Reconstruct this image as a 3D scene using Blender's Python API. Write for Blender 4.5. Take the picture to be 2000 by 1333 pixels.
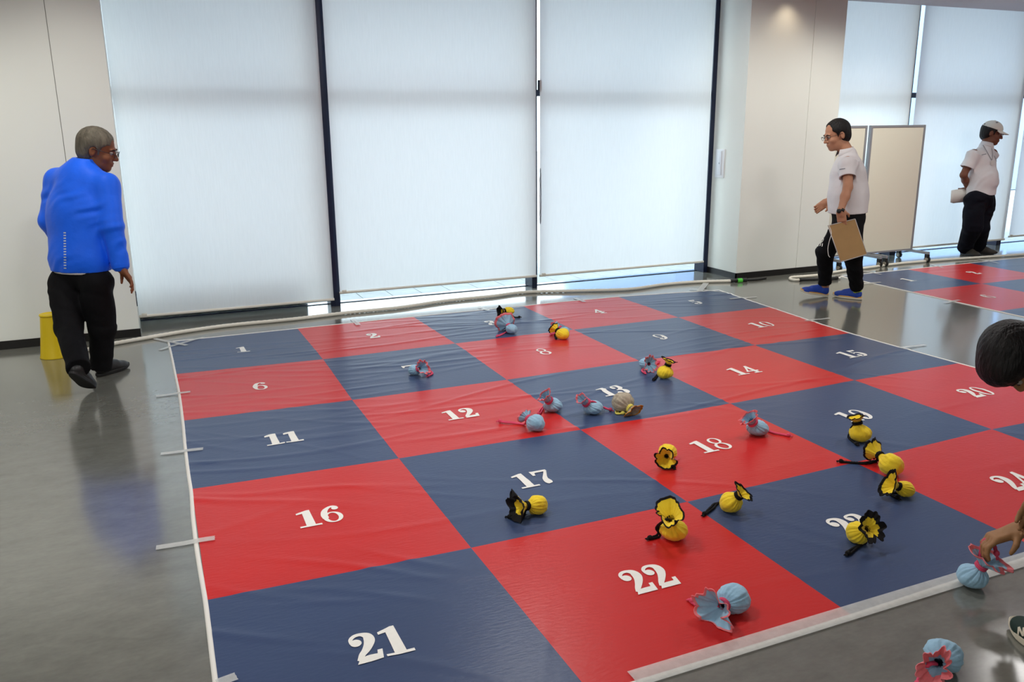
import bpy, math, random
import numpy as np
from mathutils import Vector, Matrix
from mathutils.bvhtree import BVHTree

# ------------------------------------------------------------------ camera, sky, lamps, exposure
for o in list(bpy.data.objects):
    bpy.data.objects.remove(o, do_unlink=True)
SC = bpy.context.scene
COL = SC.collection
CAM_R = np.array([[0.9172825690577674, -0.3981397562629365, -0.008799033223693714],
                  [-0.10773668577340353, -0.22682458759530588, -0.9679583735888555],
                  [0.3833868738511337, 0.8888393223440945, -0.2509564982492902]])   # rows: right, down, forward
CAM_C = np.array([-0.05395208, -6.86222221, 1.62926613])
FPX = 1640.57
cam_data = bpy.data.cameras.new('camera')
cam = bpy.data.objects.new('camera', cam_data)
COL.objects.link(cam)
rt, dn, fw = CAM_R
mw = Matrix(((rt[0], -dn[0], -fw[0], CAM_C[0]), (rt[1], -dn[1], -fw[1], CAM_C[1]),
             (rt[2], -dn[2], -fw[2], CAM_C[2]), (0, 0, 0, 1)))
cam.matrix_world = mw
cam_data.sensor_width = 36.0
cam_data.lens = FPX * 36.0 / 2000.0
cam_data.clip_start = 0.05
cam_data.clip_end = 200
SC.camera = cam

world = bpy.data.worlds.new('overcast_sky')
SC.world = world
world.use_nodes = True
bgn = world.node_tree.nodes['Background']
bgn.inputs[0].default_value = (0.80, 0.92, 1.0, 1)
bgn.inputs[1].default_value = 5.5

def area_lamp(name, loc, size, power, color, size_y=None):
    l = bpy.data.lights.new(name, 'AREA')
    l.energy = power
    l.color = color
    l.size = size
    if size_y:
        l.shape = 'RECTANGLE'
        l.size_y = size_y
    o = bpy.data.objects.new(name, l)
    o.location = loc
    COL.objects.link(o)
    return o

WARM = (1.0, 0.98, 0.95)
for lx, ly, pw in [(-2.6, -3.0, 32), (2.4, -1.5, 26), (5.4, -3.6, 26), (0.4, -3.5, 34), (3.0, -3.4, 20), (6.3, -2.9, 6), (9.2, -2.8, 36), (12.0, -2.8, 16),
                   (-3.0, -6.4, 26), (-0.4, -6.2, 8), (-3.4, -9.6, 24), (0.0, -10.0, 20), (4.0, -9.8, 8), (9.0, -7.4, 34)]:
    area_lamp('ceiling_lamp', (lx, ly, 2.87), 0.45, pw, WARM)
for sx, sy, en in [(6.07, 0.13, 6)]:
    sp = bpy.data.lights.new('downlight', 'SPOT')
    sp.energy = en
    sp.color = (1.0, 0.80, 0.58)
    sp.spot_size = math.radians(110)
    sp.spot_blend = 0.9
    sp.shadow_soft_size = 0.04
    so = bpy.data.objects.new('downlight', sp)
    so.location = (sx, sy, 2.885)
    COL.objects.link(so)

# unseen spots added to brighten the two wall piers and the partition boards
for sx, sy, tx, ty, tz, en in [(-1.9, -1.0, -1.5, 0.33, 1.0, 72), (-0.35, -1.1, -0.55, 0.33, 1.1, 66), (4.9, -1.0, 6.0, 0.3, 1.2, 88), (6.9, -0.95, 6.5, 0.3, 1.1, 80),
                               (7.9, -0.7, 7.7, 0.4, 0.8, 90)]:
    sp = bpy.data.lights.new('added_wall_spot', 'SPOT')
    sp.energy = en
    sp.color = (1.0, 0.965, 0.90)
    sp.spot_size = math.radians(92)
    sp.spot_blend = 1.0
    sp.shadow_soft_size = 0.12
    so = bpy.data.objects.new('added_wall_spot', sp)
    so.location = (sx, sy, 2.86)
    so.rotation_euler = (Vector((tx, ty, tz)) - Vector((sx, sy, 2.86))).to_track_quat('-Z', 'Y').to_euler()
    COL.objects.link(so)

SC.view_settings.view_transform = 'Standard'
SC.view_settings.look = 'None'
SC.view_settings.gamma = 1
SC.view_settings.use_curve_mapping = False
SC.view_settings.exposure = 0.07

# ------------------------------------------------------------------ helpers
random.seed(7)
RNG = np.random.default_rng(11)

def lin(c):
    return tuple(((x / 255) / 12.92 if x / 255 <= 0.04045 else ((x / 255 + 0.055) / 1.055) ** 2.4) for x in c)

def ray(u, v):
    return CAM_R.T @ np.array([(u - 1000) / FPX, (v - 666.5) / FPX, 1.0])

def at_floor(u, v, z=0.0):
    d = ray(u, v)
    return CAM_C + d * ((z - CAM_C[2]) / d[2])

def at_depth(u, v, d):
    return CAM_C + d * ray(u, v)

def at_y(u, v, y):
    d = ray(u, v)
    return CAM_C + d * ((y - CAM_C[1]) / d[1])

def depth_of(p):
    return float(CAM_R[2] @ (np.asarray(p, float) - CAM_C))

MATS = {}

def mat(name, rgb, rough=0.6, spec=0.5, metal=0.0, var=0.0, vscale=8.0, bump=0.0, bscale=60.0, sheen=0.0, coat=0.0,
        stretch=None, detail=4.0, sub=0.0):
    """procedural principled material: noise colour variation and noise relief"""
    if name in MATS:
        return MATS[name]
    m = bpy.data.materials.new(name)
    m.use_nodes = True
    nt = m.node_tree
    b = nt.nodes['Principled BSDF']
    c = lin(rgb)
    b.inputs['Base Color'].default_value = (*c, 1)
    b.inputs['Roughness'].default_value = rough
    b.inputs['Specular IOR Level'].default_value = spec
    b.inputs['Metallic'].default_value = metal
    if sheen:
        b.inputs['Sheen Weight'].default_value = sheen
    if coat:
        b.inputs['Coat Weight'].default_value = coat
        b.inputs['Coat Roughness'].default_value = 0.1
    tc = nt.nodes.new('ShaderNodeTexCoord')
    src = tc.outputs['Object']
    if stretch:
        mp = nt.nodes.new('ShaderNodeMapping')
        mp.inputs['Scale'].default_value = stretch
        nt.links.new(src, mp.inputs[0])
        src = mp.outputs[0]
    if var:
        n = nt.nodes.new('ShaderNodeTexNoise')
        n.inputs['Scale'].default_value = vscale
        n.inputs['Detail'].default_value = detail
        r = nt.nodes.new('ShaderNodeValToRGB')
        r.color_ramp.elements[0].position = 0.3
        r.color_ramp.elements[1].position = 0.7
        r.color_ramp.elements[0].color = (*[max(0, x * (1 - var)) for x in c], 1)
        r.color_ramp.elements[1].color = (*[min(1, x * (1 + var)) for x in c], 1)
        nt.links.new(src, n.inputs['Vector'])
        nt.links.new(n.outputs['Fac'], r.inputs['Fac'])
        nt.links.new(r.outputs['Color'], b.inputs['Base Color'])
    if bump:
        n2 = nt.nodes.new('ShaderNodeTexNoise')
        n2.inputs['Scale'].default_value = bscale
        n2.inputs['Detail'].default_value = 3
        bp = nt.nodes.new('ShaderNodeBump')
        bp.inputs['Strength'].default_value = bump
        bp.inputs['Distance'].default_value = 0.01
        nt.links.new(src, n2.inputs['Vector'])
        nt.links.new(n2.outputs['Fac'], bp.inputs['Height'])
        nt.links.new(bp.outputs['Normal'], b.inputs['Normal'])
    MATS[name] = m
    return m

ORIGIN = {}

def new_mesh(name, V, F, smooth=True):
    """mesh data from an (n,3) array and a list / array of faces"""
    me = bpy.data.meshes.new(name)
    V = np.asarray(V, np.float32)
    if isinstance(F, np.ndarray):
        k = F.shape[1]
        me.vertices.add(len(V))
        me.vertices.foreach_set('co', V.ravel())
        me.loops.add(F.size)
        me.loops.foreach_set('vertex_index', F.astype(np.int32).ravel())
        me.polygons.add(len(F))
        me.polygons.foreach_set('loop_start', np.arange(0, F.size, k, dtype=np.int32))
        me.update(calc_edges=True)
    else:
        me.from_pydata([tuple(map(float, v)) for v in V], [], [tuple(map(int, f)) for f in F])
    if smooth:
        me.polygons.foreach_set('use_smooth', np.ones(len(me.polygons), bool))
    me.update()
    return me

def obj(name, V, F, m, parent=None, smooth=True, loc=None):
    """link ONE mesh object; V in world coordinates"""
    if parent is not None:
        org = ORIGIN[parent]
    elif loc is not None:
        org = np.asarray(loc, float)
    else:
        org = np.zeros(3)
    me = new_mesh(name, np.asarray(V, float) - org, F, smooth)
    me.materials.append(m)
    o = bpy.data.objects.new(name, me)
    COL.objects.link(o)
    if parent is not None:
        o.parent = parent
    else:
        o.location = org
    ORIGIN[o] = org
    return o

def tag(o, label=None, cat=None, group=None, kind=None):
    if label: o['label'] = label
    if cat: o['category'] = cat
    if group: o['group'] = group
    if kind: o['kind'] = kind
    return o

def thing(name, loc, label=None, cat=None, group=None, kind=None):
    o = bpy.data.objects.new(name, None)
    o.empty_display_size = 0.1
    o.location = loc
    COL.objects.link(o)
    ORIGIN[o] = np.asarray(loc, float)
    return tag(o, label, cat, group, kind)

def box(x0, x1, y0, y1, z0, z1, bev=0.0):
    """box with optionally chamfered edges"""
    if bev <= 0:
        V = [(x, y, z) for z in (z0, z1) for y in (y0, y1) for x in (x0, x1)]
        F = [(0, 2, 3, 1), (4, 5, 7, 6), (0, 1, 5, 4), (1, 3, 7, 5), (3, 2, 6, 7), (2, 0, 4, 6)]
        return V, F
    import bmesh
    bm = bmesh.new()
    vs = [bm.verts.new((x, y, z)) for z in (z0, z1) for y in (y0, y1) for x in (x0, x1)]
    for f in [(0, 2, 3, 1), (4, 5, 7, 6), (0, 1, 5, 4), (1, 3, 7, 5), (3, 2, 6, 7), (2, 0, 4, 6)]:
        bm.faces.new([vs[i] for i in f])
    bmesh.ops.bevel(bm, geom=list(bm.edges), offset=bev, segments=2, profile=0.6, affect='EDGES')
    bm.verts.index_update()
    V = [tuple(v.co) for v in bm.verts]
    F = [[v.index for v in f.verts] for f in bm.faces]
    bm.free()
    return V, F

def join(*parts):
    V, F = [], []
    for v, f in parts:
        k = len(V)
        V += [tuple(map(float, q)) for q in v]
        F += [tuple(int(i) + k for i in q) for q in f]
    return V, F

def unit(a):
    a = np.asarray(a, float)
    return a / max(1e-9, np.linalg.norm(a))

def spline(pts, n=8):
    """Catmull-Rom through the points"""
    P = [np.asarray(p, float) for p in pts]
    if len(P) < 3:
        return np.array([P[0] + (P[-1] - P[0]) * t for t in np.linspace(0, 1, n + 1)])
    Q = [2 * P[0] - P[1]] + P + [2 * P[-1] - P[-2]]
    out = []
    for i in range(1, len(Q) - 2):
        a, b, c, d = Q[i - 1:i + 3]
        for t in np.linspace(0, 1, n, endpoint=False):
            out.append(0.5 * (2 * b + (c - a) * t + (2 * a - 5 * b + 4 * c - d) * t * t + (3 * b - a - 3 * c + d) * t ** 3))
    out.append(P[-1])
    return np.array(out)

def tube(pts, r, n=8, twist=0.0, lobes=3, depth=0.0, flat=1.0, closed=False):
    """swept tube with caps; r number or list; twist > 0 gives laid-rope lobes"""
    P = np.asarray(pts, float)
    N = len(P)
    R = np.full(N, r) if np.isscalar(r) else np.interp(np.linspace(0, 1, N), np.linspace(0, 1, len(r)), r)
    T = np.gradient(P, axis=0) if not closed else np.roll(P, -1, 0) - np.roll(P, 1, 0)
    T /= np.maximum(1e-9, np.linalg.norm(T, axis=1))[:, None]
    up = np.array([0, 0, 1.0])
    if abs(T[0] @ up) > 0.9:
        up = np.array([0, 1.0, 0])
    a = unit(np.cross(T[0], up))
    V, F, s = [], [], 0.0
    for i in range(N):
        if i:
            s += np.linalg.norm(P[i] - P[i - 1])
            a = unit(a - T[i] * (a @ T[i]))
        b = np.cross(T[i], a)
        for k in range(n):
            th = 2 * math.pi * k / n
            rr = R[i] * (1 + depth * math.cos(lobes * th + twist * s)) if twist else R[i]
            V.append(P[i] + rr * (math.cos(th) * a + math.sin(th) * b * flat))
    for i in range(N if closed else N - 1):
        j = (i + 1) % N
        for k in range(n):
            l = (k + 1) % n
            F.append((i * n + k, i * n + l, j * n + l, j * n + k))
    if not closed:
        F.append(tuple(range(n))[::-1])
        F.append(tuple((N - 1) * n + k for k in range(n)))
    return V, F

def lathe(profile, c, n=32):
    V, F = [], []
    for r, z in profile:
        for k in range(n):
            t = 2 * math.pi * k / n
            V.append((c[0] + r * math.cos(t), c[1] + r * math.sin(t), c[2] + z))
    for i in range(len(profile) - 1):
        for k in range(n):
            l = (k + 1) % n
            F.append((i * n + k, i * n + l, (i + 1) * n + l, (i + 1) * n + k))
    F.append(tuple(range(n))[::-1])
    F.append(tuple((len(profile) - 1) * n + k for k in range(n)))
    return V, F

# ---- implicit surfaces: blended primitives on a grid, polygonised by surface nets
class Vol:
    def __init__(s, lo, hi, h):
        s.lo = np.asarray(lo, float); s.h = h
        s.n = np.maximum(4, np.ceil((np.asarray(hi, float) - s.lo) / h).astype(int) + 1)
        s.F = np.full(s.n, 1.0, np.float32)

    def sub(s, lo, hi):
        a = np.clip(np.floor((np.asarray(lo) - s.lo) / s.h).astype(int), 0, s.n - 1)
        b = np.clip(np.ceil((np.asarray(hi) - s.lo) / s.h).astype(int) + 1, 1, s.n)
        sl = tuple(slice(i, j) for i, j in zip(a, b))
        ax = [(s.lo[i] + s.h * np.arange(a[i], b[i])).astype(np.float32) for i in range(3)]
        return sl, np.stack(np.meshgrid(*ax, indexing='ij'), -1)

    def add(s, prim, k=0.02):
        f, lo, hi = prim
        m = k + 3 * s.h
        sl, P = s.sub(np.asarray(lo) - m, np.asarray(hi) + m)
        if P.size == 0: return s
        b = f(P).astype(np.float32); a = s.F[sl]
        if k > 0:
            t = np.clip(0.5 + 0.5 * (b - a) / k, 0, 1)
            s.F[sl] = b * (1 - t) + a * t - k * t * (1 - t)
        else:
            s.F[sl] = np.minimum(a, b)
        return s

    def cut(s, prim, k=0.005):
        f, lo, hi = prim
        m = k + 3 * s.h
        sl, P = s.sub(np.asarray(lo) - m, np.asarray(hi) + m)
        if P.size == 0: return s
        b = -f(P).astype(np.float32); a = s.F[sl]
        t = np.clip(0.5 - 0.5 * (b - a) / k, 0, 1)
        s.F[sl] = b * (1 - t) + a * t + k * t * (1 - t)
        return s

    def plane(s, p, n):
        """keep the side that n points away from"""
        sl, P = s.sub(s.lo, s.lo + s.h * s.n)
        s.F = np.maximum(s.F, ((P - np.asarray(p, np.float32)) @ np.asarray(unit(n), np.float32)))
        return s

    def noise(s, fn):
        idx = np.where(np.abs(s.F) < 0.04)
        P = np.stack(idx, -1) * s.h + s.lo
        s.F[idx] += fn(P).astype(np.float32)
        return s

    def mesh(s):
        F = s.F; S = F < 0
        n = np.array(F.shape)
        c = [(i, j, k) for i in (0, 1) for j in (0, 1) for k in (0, 1)]
        cnt = sum(S[i:n[0] - 1 + i, j:n[1] - 1 + j, k:n[2] - 1 + k].astype(np.int8) for i, j, k in c)
        cells = np.argwhere((cnt > 0) & (cnt < 8))
        vid = np.full(n - 1, -1, np.int64)
        vid[tuple(cells.T)] = np.arange(len(cells))
        acc = np.zeros((len(cells), 3)); w = np.zeros(len(cells))
        for a in c:
            for ax in range(3):
                if a[ax] == 0:
                    b = list(a); b[ax] = 1
                    fa = F[tuple((cells + a).T)]; fb = F[tuple((cells + b).T)]
                    m = (fa < 0) != (fb < 0)
                    t = fa[m] / (fa[m] - fb[m])
                    q = np.tile(np.array(a, float), (m.sum(), 1)); q[:, ax] += t
                    acc[m] += q; w[m] += 1
        V = s.lo + s.h * (cells + acc / w[:, None])
        Q = []
        for ax in range(3):
            sl0 = [slice(None)] * 3; sl1 = [slice(None)] * 3
            sl0[ax] = slice(0, -1); sl1[ax] = slice(1, None)
            A, B = S[tuple(sl0)], S[tuple(sl1)]
            e = np.argwhere(A != B)
            u, v = (ax + 1) % 3, (ax + 2) % 3
            e = e[(e[:, u] > 0) & (e[:, v] > 0) & (e[:, u] < n[u] - 1) & (e[:, v] < n[v] - 1)]
            ins = A[tuple(e.T)]
            def cell(du, dv):
                g = e.copy(); g[:, u] -= du; g[:, v] -= dv
                return vid[tuple(g.T)]
            q = np.stack([cell(1, 1), cell(0, 1), cell(0, 0), cell(1, 0)], 1)
            q[~ins] = q[~ins][:, ::-1]
            Q.append(q)
        Q = np.concatenate(Q)
        return V, Q[(Q >= 0).all(1)]

def cap(a, b, ra, rb=None):
    a = np.asarray(a, float); b = np.asarray(b, float)
    rb = ra if rb is None else rb
    ba = b - a; L = max(1e-9, ba @ ba)
    def f(P):
        t = np.clip(((P - a) @ ba) / L, 0, 1)
        return np.linalg.norm(P - a - t[..., None] * ba, axis=-1) - (ra + (rb - ra) * t)
    r = max(ra, rb)
    return f, np.minimum(a, b) - r, np.maximum(a, b) + r

def fcap(a, b, ra, rb, n, sc):
    """capsule flattened by sc along n"""
    a = np.asarray(a, float); b = np.asarray(b, float); n = unit(n)
    g = 1 / sc - 1
    ba = b - a; ba2 = ba + g * (ba @ n) * n; L = max(1e-9, ba2 @ ba2)
    def f(P):
        d = P - a
        d = d + (g * (d @ n))[..., None] * n
        t = np.clip((d @ ba2) / L, 0, 1)
        return (np.linalg.norm(d - t[..., None] * ba2, axis=-1) - (ra + (rb - ra) * t)) * (0.5 + 0.5 * sc)
    r = max(ra, rb)
    return f, np.minimum(a, b) - r, np.maximum(a, b) + r

def ccone(a, b, ra, rb):
    """tapered limb with flat ends"""
    a = np.asarray(a, float); b = np.asarray(b, float)
    L = np.linalg.norm(b - a); d = (b - a) / L
    def f(P):
        t = (P - a) @ d
        rad = np.linalg.norm(P - a - t[..., None] * d, axis=-1)
        return np.maximum(rad - (ra + (rb - ra) * np.clip(t / L, 0, 1)), np.maximum(-t, t - L))
    r = max(ra, rb)
    return f, np.minimum(a, b) - r, np.maximum(a, b) + r

def ell(c, radii, A=np.eye(3)):
    """ellipsoid; rows of A are its axes"""
    c = np.asarray(c, float); A = np.asarray(A, float); r = np.asarray(radii, float)
    def f(P):
        q = (P - c) @ A.T
        k0 = np.linalg.norm(q / r, axis=-1)
        k1 = np.maximum(1e-6, np.linalg.norm(q / (r * r), axis=-1))
        return k0 * (k0 - 1) / k1
    e = np.abs(A.T * r).sum(1)
    return f, c - e, c + e

def rbox(c, half, A=np.eye(3), rr=0.01):
    c = np.asarray(c, float); A = np.asarray(A, float); hf = np.asarray(half, float) - rr
    def f(P):
        q = np.abs((P - c) @ A.T) - hf
        return np.linalg.norm(np.maximum(q, 0), axis=-1) + np.minimum(q.max(-1), 0) - rr
    e = np.abs(A.T * np.asarray(half)).sum(1)
    return f, c - e, c + e

def folds(amp, seed, freq=22.0, axis=None):
    g = np.random.default_rng(seed)
    D = [unit(g.normal(size=3)) for _ in range(6)]
    ph = g.uniform(0, 6.28, 6)
    ax = unit(axis) if axis is not None else D[5]
    def fn(P):
        w = 1.6 * np.sin(freq * 0.35 * (P @ D[0]) + ph[0]) + 1.2 * np.sin(freq * 0.5 * (P @ D[1]) + ph[1])
        a = np.sin(freq * (P @ ax) + w + ph[2])
        b = np.sin(freq * 1.7 * (P @ unit(ax + 0.7 * D[3])) + 1.3 * w + ph[3])
        m = 0.5 + 0.5 * np.sin(freq * 0.3 * (P @ D[4]) + ph[4])
        return amp * (0.7 * a + 0.4 * b) * m
    return fn

# ------------------------------------------------------------------ materials of the setting
M_WALL = mat('painted_wall_panel', (232, 236, 229), 0.5, 0.35, var=0.015, vscale=1.5, bump=0.03, bscale=220)
M_CEIL = mat('ceiling_plaster', (206, 203, 206), 0.9, 0.2, bump=0.05, bscale=160)
M_BASE = mat('black_baseboard_vinyl', (26, 24, 24), 0.45, 0.4)
M_BACK = mat('room_wall_paint', (222, 226, 218), 0.8, 0.2)
M_ALU = mat('dark_anodised_frame', (24, 33, 58), 0.35, 0.5, 0.25)
M_BAR = mat('cream_blind_bar', (226, 222, 210), 0.5)
M_PLATE = mat('white_plate_plastic', (226, 228, 230), 0.4)
M_PAVE = mat('pale_paving', (196, 198, 196), 0.85, 0.2, var=0.08, vscale=6)
M_SOIL = mat('dark_gravel_bed', (46, 48, 54), 0.95, 0.1, var=0.4, vscale=40, bump=0.6, bscale=60)
M_OUT = mat('grey_outdoor_render', (120, 124, 130), 0.9, 0.1, var=0.05, vscale=2)

def floor_material():
    m = bpy.data.materials.new('polished_grey_vinyl')
    m.use_nodes = True
    nt = m.node_tree
    b = nt.nodes['Principled BSDF']
    tc = nt.nodes.new('ShaderNodeTexCoord')
    mp = nt.nodes.new('ShaderNodeMapping')
    mp.inputs['Scale'].default_value = (1.0, 1.9, 1.0)
    nt.links.new(tc.outputs['Object'], mp.inputs[0])
    n1 = nt.nodes.new('ShaderNodeTexNoise'); n1.inputs['Scale'].default_value = 5.5; n1.inputs['Detail'].default_value = 12
    n1.inputs['Roughness'].default_value = 0.62
    n2 = nt.nodes.new('ShaderNodeTexNoise'); n2.inputs['Scale'].default_value = 34; n2.inputs['Detail'].default_value = 6
    nt.links.new(mp.outputs[0], n1.inputs['Vector']); nt.links.new(mp.outputs[0], n2.inputs['Vector'])
    mx = nt.nodes.new('ShaderNodeMath'); mx.operation = 'MULTIPLY_ADD'
    mx.inputs[1].default_value = 0.35
    nt.links.new(n2.outputs['Fac'], mx.inputs[0]); nt.links.new(n1.outputs['Fac'], mx.inputs[2])
    r = nt.nodes.new('ShaderNodeValToRGB')
    r.color_ramp.elements[0].position = 0.45; r.color_ramp.elements[0].color = (*lin((104, 105, 98)), 1)
    r.color_ramp.elements[1].position = 0.92; r.color_ramp.elements[1].color = (*lin((124, 125, 117)), 1)
    nt.links.new(mx.outputs[0], r.inputs[0]); nt.links.new(r.outputs[0], b.inputs['Base Color'])
    b.inputs['Roughness'].default_value = 0.16
    b.inputs['Specular IOR Level'].default_value = 0.95
    b.inputs['Coat Weight'].default_value = 0.5; b.inputs['Coat Roughness'].default_value = 0.11
    bp = nt.nodes.new('ShaderNodeBump'); bp.inputs['Strength'].default_value = 0.05; bp.inputs['Distance'].default_value = 0.004
    n3 = nt.nodes.new('ShaderNodeTexNoise'); n3.inputs['Scale'].default_value = 7; n3.inputs['Detail'].default_value = 2
    nt.links.new(mp.outputs[0], n3.inputs['Vector'])
    nt.links.new(n3.outputs['Fac'], bp.inputs['Height']); nt.links.new(bp.outputs['Normal'], b.inputs['Normal'])
    return m

def blind_material():
    m = bpy.data.materials.new('translucent_blind_fabric')
    m.use_nodes = True
    nt = m.node_tree
    nt.nodes.clear()
    out = nt.nodes.new('ShaderNodeOutputMaterial')
    tr = nt.nodes.new('ShaderNodeBsdfTranslucent')
    df = nt.nodes.new('ShaderNodeBsdfDiffuse')
    mx = nt.nodes.new('ShaderNodeMixShader')
    mx.inputs[0].default_value = 0.42
    tc = nt.nodes.new('ShaderNodeTexCoord')
    mp = nt.nodes.new('ShaderNodeMapping'); mp.inputs['Scale'].default_value = (95, 95, 7)
    n = nt.nodes.new('ShaderNodeTexNoise'); n.inputs['Scale'].default_value = 1.0; n.inputs['Detail'].default_value = 3
    r = nt.nodes.new('ShaderNodeValToRGB')
    r.color_ramp.elements[0].position = 0.3; r.color_ramp.elements[0].color = (0.835, 0.845, 0.83, 1)
    r.color_ramp.elements[1].position = 0.7; r.color_ramp.elements[1].color = (0.865, 0.875, 0.86, 1)
    nt.links.new(tc.outputs['Object'], mp.inputs[0]); nt.links.new(mp.outputs[0], n.inputs['Vector'])
    nt.links.new(n.outputs['Fac'], r.inputs[0])
    nt.links.new(r.outputs[0], tr.inputs[0]); nt.links.new(r.outputs[0], df.inputs[0])
    nt.links.new(df.outputs[0], mx.inputs[1]); nt.links.new(tr.outputs[0], mx.inputs[2])
    nt.links.new(mx.outputs[0], out.inputs[0])
    return m

def glass_material():
    m = bpy.data.materials.new('window_glass')
    m.use_nodes = True
    nt = m.node_tree
    nt.nodes.clear()
    out = nt.nodes.new('ShaderNodeOutputMaterial')
    tp = nt.nodes.new('ShaderNodeBsdfTransparent'); tp.inputs[0].default_value = (0.93, 0.96, 0.97, 1)
    gl = nt.nodes.new('ShaderNodeBsdfGlossy'); gl.inputs['Roughness'].default_value = 0.0
    fc = nt.nodes.new('ShaderNodeLayerWeight'); fc.inputs[0].default_value = 0.5
    pw = nt.nodes.new('ShaderNodeMath'); pw.operation = 'POWER'; pw.inputs[1].default_value = 4.0
    lw = nt.nodes.new('ShaderNodeMath'); lw.operation = 'MULTIPLY_ADD'; lw.inputs[1].default_value = 0.6; lw.inputs[2].default_value = 0.02
    nt.links.new(fc.outputs['Facing'], pw.inputs[0]); nt.links.new(pw.outputs[0], lw.inputs[0])
    mx = nt.nodes.new('ShaderNodeMixShader')
    nt.links.new(lw.outputs[0], mx.inputs[0]); nt.links.new(tp.outputs[0], mx.inputs[1]); nt.links.new(gl.outputs[0], mx.inputs[2])
    nt.links.new(mx.outputs[0], out.inputs[0])
    return m

M_FLOOR, M_BLIND, M_GLASS = floor_material(), blind_material(), glass_material()

# ------------------------------------------------------------------ room shell
CZ = 2.90
XW, XE, YB = -5.0, 14.0, -11.0
tag(obj('floor', *box(XW, XE, YB, 1.02, -0.1, 0.0), M_FLOOR, smooth=False), kind='structure')
ceil = tag(obj('ceiling', *box(XW, XE, YB, 0.70, CZ, CZ + 0.2), M_CEIL, smooth=False), kind='structure')
# slot vent in the ceiling near the window side
M_VENT = mat('ceiling_vent_grey', (120, 126, 140), 0.6)
for k in range(3):
    obj('vent_slat', *box(9.25, 10.9, -0.02 + k * 0.035, 0.005 + k * 0.035, CZ - 0.006, CZ + 0.001), M_VENT, ceil, smooth=False)
tag(obj('wall_back', *box(XW, XE, YB - 0.2, YB, 0, CZ), M_BACK, smooth=False), kind='structure')
tag(obj('wall_west', *box(XW - 0.2, XW, YB, 1.0, 0, CZ), M_BACK, smooth=False), kind='structure')
tag(obj('wall_east', *box(XE, XE + 0.2, YB, 1.0, 0, CZ), M_BACK, smooth=False), kind='structure')

WLY, WMY = 0.33, 0.29
WLX, WMX0, WMX1 = -0.20, 5.63, 6.86
M_CORE = mat('wall_core', (150, 148, 144), 0.9)
wl = tag(obj('wall_left', *box(XW, WLX - 0.004, WLY + 0.012, 1.02, 0, CZ), M_CORE, smooth=False), kind='structure')
obj('wall_panel', *box(XW, -1.62, WLY, WLY + 0.02, 0.0, CZ, 0.002), M_WALL, wl, smooth=False)
obj('wall_panel', *box(-1.616, -0.560, WLY, WLY + 0.02, 0.0, CZ, 0.002), M_WALL, wl, smooth=False)
obj('wall_panel', *box(-0.556, WLX, WLY, WLY + 0.02, 0.0, CZ, 0.002), M_WALL, wl, smooth=False)
obj('wall_panel', *box(WLX - 0.012, WLX, WLY + 0.02, 1.02, 0.0, CZ, 0.001), M_WALL, wl, smooth=False)
obj('latch_plate', *box(WLX, WLX + 0.006, WLY + 0.03, WLY + 0.06, 0.24, 0.36), M_ALU, wl, smooth=False)
wm = tag(obj('wall_middle', *box(WMX0 + 0.012, WMX1, WMY + 0.012, 1.02, 0, CZ), M_CORE, smooth=False), kind='structure')
obj('wall_panel', *box(WMX0, 6.438, WMY, WMY + 0.02, 0.0, CZ, 0.002), M_WALL, wm, smooth=False)
obj('wall_panel', *box(6.442, WMX1, WMY, WMY + 0.02, 0.0, CZ, 0.002), M_WALL, wm, smooth=False)
obj('wall_panel', *box(WMX0, WMX0 + 0.012, WMY + 0.02, 1.02, 0.0, CZ, 0.001), M_WALL, wm, smooth=False)
tag(obj('baseboard_left', *box(XW, WLX + 0.006, WLY - 0.008, WLY + 0.004, 0, 0.065, 0.002), M_BASE, smooth=False), kind='structure')
tag(obj('baseboard_middle', *join(box(WMX0 - 0.008, WMX1 + 0.004, WMY - 0.008, WMY + 0.004, 0, 0.065),
                                  box(WMX0 - 0.008, WMX0 + 0.004, WMY - 0.008, 0.96, 0, 0.065)), M_BASE, smooth=False), kind='structure')

# switch plate on the side of the pillar
sw = thing('switch_plate', (WMX0, 0.655, 1.19), 'white upright switch plate on the bluish side of the pillar', 'switch')
obj('plate', *box(WMX0 - 0.010, WMX0 + 0.002, 0.58, 0.73, 1.045, 1.345, 0.004), M_PLATE, sw)
obj('rocker', *box(WMX0 - 0.016, WMX0 - 0.008, 0.62, 0.69, 1.075, 1.325, 0.003), mat('switch_rocker', (214, 217, 222), 0.35), sw)
obj('lamp_dot', *box(WMX0 - 0.018, WMX0 - 0.014, 0.647, 0.663, 1.19, 1.206, 0.001), mat('switch_dot', (150, 156, 166), 0.4), sw)

# ---- windows: mullions, glass bays, transoms
def mullion(i, x0, x1, y0=0.785, y1=0.96):
    tag(obj('trim_%d' % i, *box(x0, x1, y0, y1, 0, CZ + 0.3, 0.003), M_ALU, smooth=False), kind='structure')

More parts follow.
